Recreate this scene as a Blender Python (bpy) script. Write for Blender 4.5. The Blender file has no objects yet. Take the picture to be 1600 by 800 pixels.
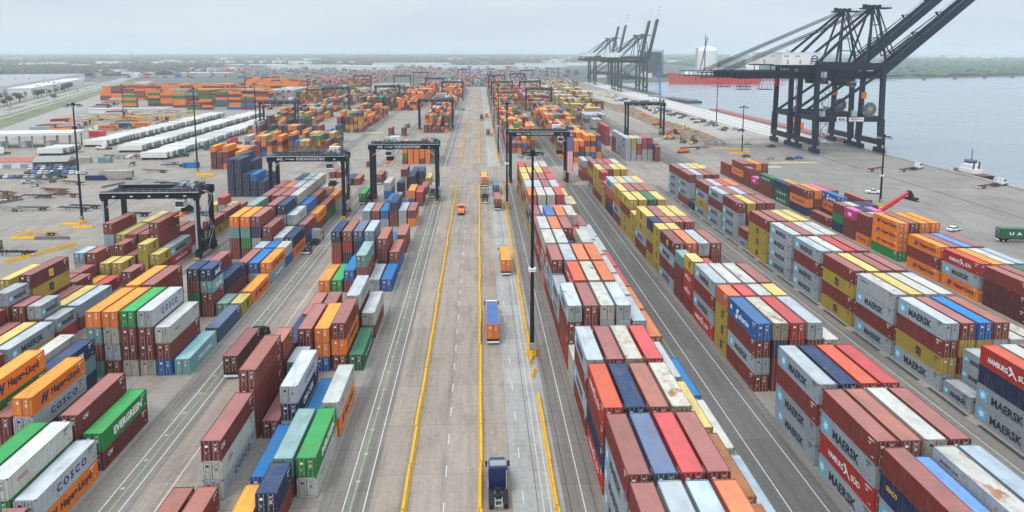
import bpy, math, random
from mathutils import Vector, Matrix
from mathutils.bvhtree import BVHTree
random.seed(7)
PI = math.pi
scene = bpy.context.scene
COL = scene.collection

# ------------------------------------------------------------------ helpers
def tag(o, label=None, cat=None, group=None, kind=None):
    if label: o['label'] = label
    if cat: o['category'] = cat
    if group: o['group'] = group
    if kind: o['kind'] = kind
    return o

def empty(name, loc=(0, 0, 0), rz=0.0):
    o = bpy.data.objects.new(name, None)
    COL.objects.link(o)
    o.location = loc
    o.rotation_euler = (0, 0, rz)
    o.empty_display_size = .5
    return o

def link_mesh(name, me, parent=None, loc=(0, 0, 0), rz=0.0):
    o = bpy.data.objects.new(name, me)
    COL.objects.link(o)
    o.location = loc
    o.rotation_euler = (0, 0, rz)
    if parent: o.parent = parent
    return o

def copy_tree(o, parent=None):
    c = o.copy()
    COL.objects.link(c)
    c.parent = parent
    for ch in list(o.children):
        copy_tree(ch, c)
    return c

class MB:
    """collects shapes; build() links them as ONE mesh object"""
    def __init__(s):
        s.v, s.f, s.m = [], [], []
    def quad(s, a, b, c, d, m=0):
        n = len(s.v); s.v += [a, b, c, d]; s.f.append((n, n+1, n+2, n+3)); s.m.append(m)
    def tri(s, a, b, c, m=0):
        n = len(s.v); s.v += [a, b, c]; s.f.append((n, n+1, n+2)); s.m.append(m)
    def ngon(s, pts, m=0):
        n = len(s.v); s.v += list(pts); s.f.append(tuple(range(n, n+len(pts)))); s.m.append(m)
    def box(s, x0, x1, y0, y1, z0, z1, m=0, bottom=True, top=None):
        n = len(s.v)
        s.v += [(x0,y0,z0),(x1,y0,z0),(x1,y1,z0),(x0,y1,z0),(x0,y0,z1),(x1,y0,z1),(x1,y1,z1),(x0,y1,z1)]
        fs = [(n+4,n+5,n+6,n+7),(n,n+1,n+5,n+4),(n+1,n+2,n+6,n+5),(n+2,n+3,n+7,n+6),(n+3,n,n+4,n+7)]
        if bottom: fs.append((n+3,n+2,n+1,n))
        s.f += fs; s.m += [m if top is None else top] + [m]*(len(fs)-1)
        return s
    def beam(s, p0, p1, w, h, m=0):
        p0, p1 = Vector(p0), Vector(p1)
        d = (p1-p0)
        if d.length < 1e-6: return s
        d.normalize()
        up = Vector((0,0,1)) if abs(d.z) < .95 else Vector((0,1,0))
        sx = d.cross(up).normalized()*(w/2); sz = sx.cross(d).normalized()*(h/2)
        n = len(s.v)
        for p in (p0, p1):
            for a, b in ((-1,-1),(1,-1),(1,1),(-1,1)):
                s.v.append(tuple(p+sx*a+sz*b))
        s.f += [(n,n+1,n+2,n+3),(n+7,n+6,n+5,n+4),(n,n+4,n+5,n+1),(n+1,n+5,n+6,n+2),(n+2,n+6,n+7,n+3),(n+3,n+7,n+4,n)]
        s.m += [m]*6
        return s
    def cyl(s, p0, p1, r0, r1=None, n=10, m=0, caps=True):
        if r1 is None: r1 = r0
        p0, p1 = Vector(p0), Vector(p1)
        d = (p1-p0).normalized()
        up = Vector((0,0,1)) if abs(d.z) < .95 else Vector((0,1,0))
        a = d.cross(up).normalized(); b = a.cross(d)
        k = len(s.v)
        for p, r in ((p0, r0), (p1, r1)):
            for i in range(n):
                t = 2*PI*i/n
                s.v.append(tuple(p + a*math.cos(t)*r + b*math.sin(t)*r))
        for i in range(n):
            j = (i+1) % n
            s.f.append((k+i, k+j, k+n+j, k+n+i)); s.m.append(m)
        if caps:
            s.f.append(tuple(range(k+n-1, k-1, -1))); s.m.append(m)
            s.f.append(tuple(range(k+n, k+2*n))); s.m.append(m)
        return s
    def prism(s, prof, x0, x1, m=0):
        """profile of (y,z) points extruded along x"""
        n = len(s.v); k = len(prof)
        s.v += [(x0, y, z) for y, z in prof] + [(x1, y, z) for y, z in prof]
        for i in range(k):
            j = (i+1) % k
            s.f.append((n+i, n+j, n+k+j, n+k+i)); s.m.append(m)
        s.f.append(tuple(range(n+k-1, n-1, -1))); s.m.append(m)
        s.f.append(tuple(range(n+k, n+2*k))); s.m.append(m)
        return s
    def mesh(s, name, mats, smooth=False, recalc=False):
        me = bpy.data.meshes.new(name)
        me.from_pydata(s.v, [], s.f)
        for mt in mats: me.materials.append(mt)
        me.polygons.foreach_set('material_index', s.m)
        if smooth: me.polygons.foreach_set('use_smooth', [True]*len(s.f))
        me.update()
        if recalc:
            import bmesh
            bm = bmesh.new(); bm.from_mesh(me); bmesh.ops.recalc_face_normals(bm, faces=bm.faces); bm.to_mesh(me); bm.free()
        return me
    def build(s, name, mats, parent=None, loc=(0,0,0), rz=0.0, smooth=False):
        if not isinstance(mats, (list, tuple)): mats = [mats]
        return link_mesh(name, s.mesh(name, mats, smooth, True), parent, loc, rz)

# ------------------------------------------------------------------ materials
def newmat(name):
    m = bpy.data.materials.new(name); m.use_nodes = True
    nt = m.node_tree
    return m, nt, nt.nodes['Principled BSDF']

def ramp(nt, fac, stops):
    r = nt.nodes.new('ShaderNodeValToRGB')
    el = r.color_ramp.elements
    el[0].position, el[0].color = stops[0][0], (*stops[0][1], 1)
    el[1].position, el[1].color = stops[-1][0], (*stops[-1][1], 1)
    for p, c in stops[1:-1]:
        e = el.new(p); e.color = (*c, 1)
    nt.links.new(fac, r.inputs[0])
    return r.outputs[0]

def noise(nt, vec, scale, detail=4, rough=.55):
    n = nt.nodes.new('ShaderNodeTexNoise')
    n.inputs['Scale'].default_value = scale
    n.inputs['Detail'].default_value = detail
    n.inputs['Roughness'].default_value = rough
    if vec is not None: nt.links.new(vec, n.inputs['Vector'])
    return n.outputs['Fac']

def mapping(nt, out, scale):
    mp = nt.nodes.new('ShaderNodeMapping')
    mp.inputs['Scale'].default_value = scale
    nt.links.new(out, mp.inputs[0])
    return mp.outputs[0]

def mixc(nt, fac, a, b, mode='MIX'):
    x = nt.nodes.new('ShaderNodeMix'); x.data_type = 'RGBA'; x.blend_type = mode
    for s_, v in ((0, fac), (6, a), (7, b)):
        if hasattr(v, 'node'): nt.links.new(v, x.inputs[s_])
        elif s_ == 0: x.inputs[0].default_value = v
        else: x.inputs[s_].default_value = (*v, 1)
    return x.outputs[2]

def mathn(nt, op, a, b=0.0):
    x = nt.nodes.new('ShaderNodeMath'); x.operation = op
    for i, v in enumerate((a, b)):
        if hasattr(v, 'node'): nt.links.new(v, x.inputs[i])
        else: x.inputs[i].default_value = v
    return x.outputs[0]

def worldpos(nt):
    g = nt.nodes.new('ShaderNodeNewGeometry')
    return g.outputs['Position']

def plain(name, col, rough=.6, metal=0.0, var=.18, scale=1.3):
    m, nt, b = newmat(name)
    p = worldpos(nt)
    n = noise(nt, p, scale)
    c = mixc(nt, n, tuple(x*(1-var) for x in col), tuple(min(1, x*(1+var)) for x in col))
    nt.links.new(c, b.inputs['Base Color'])
    b.inputs['Roughness'].default_value = rough
    b.inputs['Metallic'].default_value = metal
    b.inputs['Specular IOR Level'].default_value = .22 if rough > .35 else .5
    return m

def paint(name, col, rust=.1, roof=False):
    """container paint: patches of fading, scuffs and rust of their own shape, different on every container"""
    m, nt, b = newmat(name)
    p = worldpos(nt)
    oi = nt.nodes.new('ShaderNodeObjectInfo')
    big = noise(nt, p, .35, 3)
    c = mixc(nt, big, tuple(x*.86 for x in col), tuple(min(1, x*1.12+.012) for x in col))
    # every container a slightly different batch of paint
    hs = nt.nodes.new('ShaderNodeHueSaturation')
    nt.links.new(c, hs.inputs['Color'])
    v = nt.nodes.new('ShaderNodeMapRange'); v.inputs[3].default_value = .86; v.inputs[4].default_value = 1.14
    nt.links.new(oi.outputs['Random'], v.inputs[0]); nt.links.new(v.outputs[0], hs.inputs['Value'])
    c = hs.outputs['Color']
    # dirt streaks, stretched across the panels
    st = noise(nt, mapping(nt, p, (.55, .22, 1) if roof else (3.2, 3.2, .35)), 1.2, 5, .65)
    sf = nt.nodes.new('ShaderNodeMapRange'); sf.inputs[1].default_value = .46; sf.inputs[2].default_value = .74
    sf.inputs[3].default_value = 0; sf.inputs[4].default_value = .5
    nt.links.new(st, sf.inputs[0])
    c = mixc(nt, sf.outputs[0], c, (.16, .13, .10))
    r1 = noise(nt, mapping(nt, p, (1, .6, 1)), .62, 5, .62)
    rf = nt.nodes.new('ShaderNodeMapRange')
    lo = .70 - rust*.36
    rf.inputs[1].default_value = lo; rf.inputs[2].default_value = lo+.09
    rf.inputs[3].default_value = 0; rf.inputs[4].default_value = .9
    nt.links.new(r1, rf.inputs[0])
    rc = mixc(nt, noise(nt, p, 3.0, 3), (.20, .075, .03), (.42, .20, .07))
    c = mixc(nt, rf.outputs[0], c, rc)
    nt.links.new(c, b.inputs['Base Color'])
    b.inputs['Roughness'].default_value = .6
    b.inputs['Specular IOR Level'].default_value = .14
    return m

# code -> (side colour, roof colour, rust on sides, rust on roof, words for the look)
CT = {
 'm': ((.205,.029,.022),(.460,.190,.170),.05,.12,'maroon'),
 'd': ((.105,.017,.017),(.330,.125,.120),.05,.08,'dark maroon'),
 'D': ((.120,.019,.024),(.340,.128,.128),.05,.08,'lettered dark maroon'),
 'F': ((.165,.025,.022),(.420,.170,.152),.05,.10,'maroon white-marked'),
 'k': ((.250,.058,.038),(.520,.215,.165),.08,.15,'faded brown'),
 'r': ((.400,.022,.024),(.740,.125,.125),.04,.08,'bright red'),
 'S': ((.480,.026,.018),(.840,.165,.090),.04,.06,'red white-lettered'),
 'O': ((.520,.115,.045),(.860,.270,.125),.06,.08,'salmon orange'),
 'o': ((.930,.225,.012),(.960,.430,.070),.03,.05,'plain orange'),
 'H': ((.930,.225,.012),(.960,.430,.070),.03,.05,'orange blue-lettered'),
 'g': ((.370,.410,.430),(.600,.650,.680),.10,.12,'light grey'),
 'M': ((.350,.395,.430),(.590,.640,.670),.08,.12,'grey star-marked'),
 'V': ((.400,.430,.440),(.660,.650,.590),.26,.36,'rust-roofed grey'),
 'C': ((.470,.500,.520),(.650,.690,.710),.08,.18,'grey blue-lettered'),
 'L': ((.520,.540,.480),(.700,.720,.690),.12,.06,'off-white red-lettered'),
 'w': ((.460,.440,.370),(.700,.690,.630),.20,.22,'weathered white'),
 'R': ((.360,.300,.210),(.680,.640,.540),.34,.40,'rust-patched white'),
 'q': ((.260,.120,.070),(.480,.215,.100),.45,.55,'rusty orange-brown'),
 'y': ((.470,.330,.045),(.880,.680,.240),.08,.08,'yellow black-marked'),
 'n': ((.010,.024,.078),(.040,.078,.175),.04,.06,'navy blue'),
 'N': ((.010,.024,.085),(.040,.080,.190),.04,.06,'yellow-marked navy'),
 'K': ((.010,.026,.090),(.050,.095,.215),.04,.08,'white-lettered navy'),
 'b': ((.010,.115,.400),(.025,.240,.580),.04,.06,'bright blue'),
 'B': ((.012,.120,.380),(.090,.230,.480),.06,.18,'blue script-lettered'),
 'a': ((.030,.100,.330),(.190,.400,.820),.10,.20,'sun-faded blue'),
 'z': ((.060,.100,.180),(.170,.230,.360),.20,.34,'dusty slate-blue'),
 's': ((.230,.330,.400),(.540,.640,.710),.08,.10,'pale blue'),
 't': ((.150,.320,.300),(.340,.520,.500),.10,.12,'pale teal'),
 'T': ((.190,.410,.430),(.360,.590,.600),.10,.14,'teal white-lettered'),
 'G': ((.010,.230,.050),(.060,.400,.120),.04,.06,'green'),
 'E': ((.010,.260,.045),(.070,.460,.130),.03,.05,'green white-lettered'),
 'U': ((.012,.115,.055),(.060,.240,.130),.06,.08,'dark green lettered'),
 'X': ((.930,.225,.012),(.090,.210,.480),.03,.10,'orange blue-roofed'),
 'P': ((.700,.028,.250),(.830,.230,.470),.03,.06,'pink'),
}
CODES = list(CT)
PAINT, ROOF = {}, {}
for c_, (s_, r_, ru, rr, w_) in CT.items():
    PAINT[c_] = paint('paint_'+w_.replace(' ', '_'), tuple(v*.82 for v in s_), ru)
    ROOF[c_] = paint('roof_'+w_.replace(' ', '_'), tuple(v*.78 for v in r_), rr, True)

M = {}
M['steel'] = plain('galvanised_steel', (.42,.42,.40), .45, .3)
M['darksteel'] = plain('dark_frame_steel', (.055,.055,.06), .6)
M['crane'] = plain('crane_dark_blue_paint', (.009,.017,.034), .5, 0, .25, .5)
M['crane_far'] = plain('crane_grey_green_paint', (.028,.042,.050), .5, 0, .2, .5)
M['crane_lt'] = plain('crane_walkway_grey', (.34,.36,.37), .6)
M['rtg'] = plain('gantry_black_blue_paint', (.008,.011,.019), .5, 0, .25, .7)
M['white'] = plain('white_paint', (.74,.74,.72), .5, 0, .07)
M['reefer'] = plain('reefer_white', (.66,.66,.60), .5, 0, .10, .4)
M['reefer2'] = plain('reefer_unit_grey', (.30,.31,.31), .6)
M['yellow'] = plain('barrier_yellow', (.70,.40,.04), .7, 0, .38, 1.4)
M['yellow_pale'] = plain('worn_yellow', (.66,.48,.12), .7, 0, .2, 2.0)
M['orange'] = plain('truck_orange', (.80,.20,.02), .4, 0, .08)
M['red'] = plain('machine_red', (.55,.02,.035), .45, 0, .1)
M['bargered'] = plain('barge_dull_red', (.30,.13,.11), .8, 0, .3, .3)
M['hullred'] = plain('hull_red', (.52,.065,.035), .6, 0, .15, .05)
M['bluetruck'] = plain('truck_blue', (.008,.016,.085), .3, 0, .08)
M['greentruck'] = plain('truck_green', (.015,.12,.10), .35, 0, .1)
M['blue'] = plain('blue_paint', (.03,.16,.45), .5)
M['black'] = plain('rubber', (.022,.022,.023), .85)
M['glass'] = plain('window_glass', (.03,.04,.05), .08, 0, .05)
M['grey'] = plain('grey_paint', (.28,.29,.30), .6)
M['brownmetal'] = plain('rusty_chassis', (.16,.06,.04), .7, 0, .3)
M['lime'] = plain('lime_paint', (.30,.75,.05), .4)
M['conc'] = plain('concrete_block', (.30,.28,.25), .85)
M['darkconc'] = plain('dark_concrete_block', (.13,.12,.11), .85)
M['bark'] = plain('bark', (.10,.075,.055), .9)
M['logo_blue'] = plain('logo_light_blue', (.10,.45,.68), .5, 0, .05)
M['ink_dark'] = plain('lettering_dark', (.018,.028,.055), .5, 0, .3, 2.5)
M['ink_navy'] = plain('lettering_navy', (.010,.020,.17), .5, 0, .3, 2.5)
M['ink_white'] = plain('lettering_white', (.78,.78,.76), .5, 0, .3, 2.5)
M['ink_red'] = plain('lettering_red', (.60,.03,.04), .5, 0, .1)
M['ink_yellow'] = plain('lettering_yellow', (.75,.50,.06), .5, 0, .1)
M['roofgrey'] = plain('roof_sheet_grey', (.30,.31,.31), .7, 0, .12, .05)
M['roofpale'] = plain('roof_sheet_pale', (.62,.63,.62), .7, 0, .1, .05)
M['roofred'] = plain('roof_sheet_red', (.42,.13,.10), .7)

def leaf_mat(name, a, b):
    m, nt, bs = newmat(name)
    p = worldpos(nt)
    c = mixc(nt, noise(nt, p, .12, 5), a, b)
    nt.links.new(c, bs.inputs['Base Color'])
    bs.inputs['Roughness'].default_value = .8
    bs.inputs['Specular IOR Level'].default_value = .2
    return m
M['leaf'] = leaf_mat('foliage_green', (.035,.055,.025), (.085,.115,.05))
M['leaf2'] = leaf_mat('foliage_winter_brown', (.055,.050,.035), (.13,.115,.085))
M['leaf3'] = leaf_mat('foliage_shore', (.04,.075,.04), (.10,.14,.08))

def ground_mat(name, base, var=.10, joints=True, slab=(6.0, 6.0), streak_dark=.25, seamdark=.55, stainscale=.045, rough=.92):
    m, nt, bs = newmat(name)
    p = worldpos(nt)
    big = noise(nt, p, stainscale, 6, .6)
    c = mixc(nt, big, tuple(x*(1-var*1.5) for x in base), tuple(x*(1+var) for x in base))
    fine = noise(nt, p, 1.3, 6, .7)
    c = mixc(nt, .6, c, mixc(nt, fine, (.12,.11,.10), (.62,.60,.57)), 'OVERLAY')
    # tyre wear runs along the lanes (y)
    patch = noise(nt, mapping(nt, p, (.5, .16, 1)), .6, 5, .65)
    pf = nt.nodes.new('ShaderNodeMapRange'); pf.inputs[1].default_value = .5; pf.inputs[2].default_value = .66; pf.inputs[3].default_value = 0; pf.inputs[4].default_value = .34
    nt.links.new(patch, pf.inputs[0])
    c = mixc(nt, pf.outputs[0], c, (.13,.115,.10))
    tr = noise(nt, mapping(nt, p, (.9, .03, 1)), 1.0, 6, .75)
    tf = nt.nodes.new('ShaderNodeMapRange'); tf.inputs[1].default_value = .46; tf.inputs[2].default_value = .72
    tf.inputs[3].default_value = 0; tf.inputs[4].default_value = streak_dark
    nt.links.new(tr, tf.inputs[0])
    c = mixc(nt, tf.outputs[0], c, (.06,.055,.05))
    if joints:
        bt = nt.nodes.new('ShaderNodeTexBrick')
        bt.offset = 0; bt.squash = 1
        bt.inputs['Scale'].default_value = 1
        bt.inputs['Mortar Size'].default_value = .045
        bt.inputs['Mortar Smooth'].default_value = .3
        bt.inputs['Brick Width'].default_value = slab[0]; bt.inputs['Row Height'].default_value = slab[1]
        bt.inputs['Color1'].default_value = (1,1,1,1); bt.inputs['Color2'].default_value = (.84,.84,.83,1)
        bt.inputs['Mortar'].default_value = (seamdark,)*3 + (1,)
        nt.links.new(p, bt.inputs['Vector'])
        c = mixc(nt, 1.0, c, bt.outputs['Color'], 'MULTIPLY')
    # oil spots
    sp = noise(nt, p, .55, 2, .4)
    sf = nt.nodes.new('ShaderNodeMapRange'); sf.inputs[1].default_value = .70; sf.inputs[2].default_value = .76
    sf.inputs[3].default_value = 0; sf.inputs[4].default_value = .3
    nt.links.new(sp, sf.inputs[0])
    c = mixc(nt, sf.outputs[0], c, (.07,.065,.06))
    nt.links.new(c, bs.inputs['Base Color'])
    bs.inputs['Roughness'].default_value = rough
    return m
M['g_yard'] = ground_mat('yard_concrete', (.375,.340,.298), .17)
M['g_road'] = ground_mat('road_concrete', (.410,.350,.296), .10, True, (5, 12), .48, .58)
M['g_pale'] = ground_mat('pale_lane_concrete', (.440,.438,.425), .06, True, (4.2, 6), .12, .75)
M['g_dark'] = ground_mat('dark_lane_asphalt', (.178,.172,.166), .22, True, (40, 30), .6, .7)
M['g_mid'] = ground_mat('runway_concrete', (.275,.250,.226), .2, True, (3, 9), .6, .6)
M['g_quay'] = ground_mat('quay_concrete', (.325,.305,.280), .16, True, (9, 9), .3, .6)
M['g_sand'] = ground_mat('construction_ground', (.46,.42,.37), .18, False, streak_dark=.1)
M['g_asph'] = ground_mat('far_road_asphalt', (.38,.37,.35), .10, False, streak_dark=.1)

def land_mat():
    m, nt, bs = newmat('far_land')
    p = worldpos(nt)
    n1 = noise(nt, p, .0022, 6, .65)
    c = ramp(nt, n1, [(.30,(.045,.055,.035)), (.50,(.07,.08,.055)), (.62,(.13,.13,.10)), (.75,(.28,.26,.23))])
    nt.links.new(c, bs.inputs['Base Color']); bs.inputs['Roughness'].default_value = .95
    return m
M['land'] = land_mat()
def grass_mat():
    m, nt, bs = newmat('winter_grass')
    p = worldpos(nt)
    c = ramp(nt, noise(nt, p, .035, 6, .6), [(.3,(.10,.11,.06)), (.55,(.14,.165,.085)), (.75,(.20,.20,.13))])
    nt.links.new(c, bs.inputs['Base Color']); bs.inputs['Roughness'].default_value = .95
    return m
M['grass'] = grass_mat()
def dirt_mat():
    m, nt, bs = newmat('brown_dirt')
    p = worldpos(nt)
    c = ramp(nt, noise(nt, p, .22, 8, .7), [(.3,(.10,.065,.04)), (.5,(.21,.14,.09)), (.72,(.36,.28,.20))])
    nt.links.new(c, bs.inputs['Base Color']); bs.inputs['Roughness'].default_value = .95
    return m
M['dirt'] = dirt_mat()
def water_mat():
    m, nt, bs = newmat('harbour_water')
    p = worldpos(nt)
    bs.inputs['Base Color'].default_value = (.22,.265,.300,1)
    bs.inputs['Roughness'].default_value = .24
    bs.inputs['IOR'].default_value = 1.33
    n1 = noise(nt, mapping(nt, p, (.45, 1, 1)), .35, 8, .7)
    big = noise(nt, mapping(nt, p, (.25, 1, 1)), .02, 5, .6)
    nt.links.new(mixc(nt, big, (.17,.215,.245), (.27,.31,.335)), bs.inputs['Base Color'])
    rr_ = nt.nodes.new('ShaderNodeMapRange'); rr_.inputs[3].default_value = .12; rr_.inputs[4].default_value = .42; nt.links.new(big, rr_.inputs[0]); nt.links.new(rr_.outputs[0], bs.inputs['Roughness'])
    bp = nt.nodes.new('ShaderNodeBump'); bp.inputs['Strength'].default_value = .6; bp.inputs['Distance'].default_value = .5
    nt.links.new(n1, bp.inputs['Height']); nt.links.new(bp.outputs[0], bs.inputs['Normal'])
    return m
M['water'] = water_mat()

# ------------------------------------------------------------------ lettering (text objects turned into meshes)
_txt = {}
def text_shape(s, bold=.02, italic=0.0, spacing=1.0):
    """flat verts/faces of a word, height about 1, in the (u,v) plane"""
    key = (s, bold, italic, spacing)
    if key in _txt: return _txt[key]
    cu = bpy.data.curves.new('t', 'FONT'); cu.body = s; cu.offset = bold; cu.shear = italic
    cu.space_character = spacing; cu.resolution_u = 2; cu.fill_mode = 'FRONT'
    o = bpy.data.objects.new('t', cu); COL.objects.link(o)
    dg = bpy.context.evaluated_depsgraph_get()
    me = bpy.data.meshes.new_from_object(o.evaluated_get(dg))
    vs = [tuple(v.co) for v in me.vertices]; fs = [tuple(p.vertices) for p in me.polygons]
    bpy.data.objects.remove(o); bpy.data.curves.remove(cu); bpy.data.meshes.remove(me)
    x0 = min(v[0] for v in vs); x1 = max(v[0] for v in vs); y0 = min(v[1] for v in vs); y1 = max(v[1] for v in vs)
    r = ([((v[0]-x0)/(x1-x0), (v[1]-y0)/(y1-y0)) for v in vs], fs)
    _txt[key] = r
    return r
def star_shape(n=7, inner=.42):
    pts = []
    for i in range(2*n):
        r = 1 if i % 2 == 0 else inner
        a = PI/2 + PI*i/n
        pts.append((.5+.5*r*math.cos(a), .5+.5*r*math.sin(a)))
    return pts, [tuple(range(2*n))]
def poly_shape(pts): return pts, [tuple(range(len(pts)))]
STAR = star_shape()
SQ = poly_shape([(0,0),(1,0),(1,1),(0,1)])
HL = ([(0,0),(.22,0),(.40,.42),(.58,.42),(.42,0),(.66,0),(1,1),(.78,1),(.66,.62),(.48,.62),(.62,1),(.34,1)], [tuple(range(12))])
SWOOP = ([(0,.9),(.25,1),(.55,.6),(1,.05),(.8,.1),(.5,.42),(.2,.1),(.05,.12),(.35,.52)], [tuple(range(9))])
NOTEXT = [SQ, STAR, HL, SWOOP]
# each item: (shape, material key, u0, u1, v0, v1, lift) with u along the length (0..L), v up
def letters_for(code, L):
    k = L/12.19
    T = text_shape
    if code in 'MV':
        if L > 8:
            sh = (6 if code == 'V' else 0)
            if code == 'V': return [(T('MAERSK LINE'), 'ink_dark', .6, 3.6, 1.9, 2.2, .004)]
            return [(SQ, 'logo_blue', .45, 2.15, .55, 2.25, .003), (STAR, 'ink_white', .6, 2.0, .72, 2.1, .007),
                    (T('MAERSK', .035), 'ink_dark', 3.0, 9.0, .72, 2.0, .004)]
        return [(SQ, 'logo_blue', .3, 1.3, .8, 1.8, .003), (STAR, 'ink_white', .38, 1.22, .88, 1.72, .007),
                (T('MAERSK', .035), 'ink_dark', 1.7, 5.2, .85, 1.7, .004)]
    if code == 'H':
        return [(HL, 'ink_navy', 1.9*k, 3.7*k, .75, 2.15, .004), (T('Hapag-Lloyd', .03), 'ink_dark', 4.2*k, 10.7*k, .65, 2.15, .004)]
    if code == 'y' or code == 'D':
        ink = 'ink_dark' if code == 'y' else 'ink_yellow'
        c = L/2 if L > 8 else L*.62
        w = .75 if L > 8 else .5
        return [(T('m', .06), ink, c-w, c+w, 1.4, 2.25, .004), (T('sc', .06), ink, c-w, c+w, .6, 1.35, .004)]
    if code == 'F': return [(T('CAI', .03, .3), 'ink_white', .5, 1.8, 1.5, 2.2, .004)]
    if code == 'S':
        return [(T('HAMBURG', .03), 'ink_white', 1.6*k, 5.4*k, .9, 1.75, .004), (SWOOP, 'ink_white', 5.4*k, 7.2*k, .55, 2.2, .008),
                (T('SÜD', .03), 'ink_white', 7.3*k, 9.4*k, .9, 1.85, .004)]
    if code == 'C': return [(T('COSCO', .03, 0, 1.5), 'ink_navy', 3.8*k, 9.9*k, .9, 2.0, .004)]
    if code == 'E': return [(T('EVERGREEN', .05), 'ink_white', 3.2*k, 10.6*k, .8, 2.05, .004)]
    if code == 'L': return [(T('OOCL', .02), 'ink_red', 2.0*k, 3.9*k, 1.35, 1.85, .004)]
    if code == 'T': return [(T('CHINA SHIPPING', .03), 'ink_white', 3.2*k, 9.9*k, .8, 1.75, .004)]
    if code == 'U': return [(T('UASC', .04, 0, 1.9), 'ink_white', 2.6*k, 9.6*k, 1.0, 1.9, .004)]
    if code == 'P': return [(T('ONE', .07), 'ink_white', L/2-2.0*k, L/2+2.0*k, .8, 1.9, .004)]
    if code == 'B': return [(T('S', .06, .4), 'ink_white', 3.2*k, 4.6*k, .4, 2.3, .004), (T('afmarine', .03, .4), 'ink_white', 4.6*k, 9.0*k, .8, 1.8, .004),
                            (SQ, 'ink_white', .8*k, 1.5*k, 1.3, 2.0, .004)]
    if code == 'K': return [(T('CMA CGM', .04, .2), 'ink_white', 3.4*k, 9.0*k, .8, 1.9, .004)]
    if code == 'N': return [(T('SEACO', .03), 'ink_yellow', .5, 2.6, 1.5, 2.1, .004)]
    return []

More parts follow.
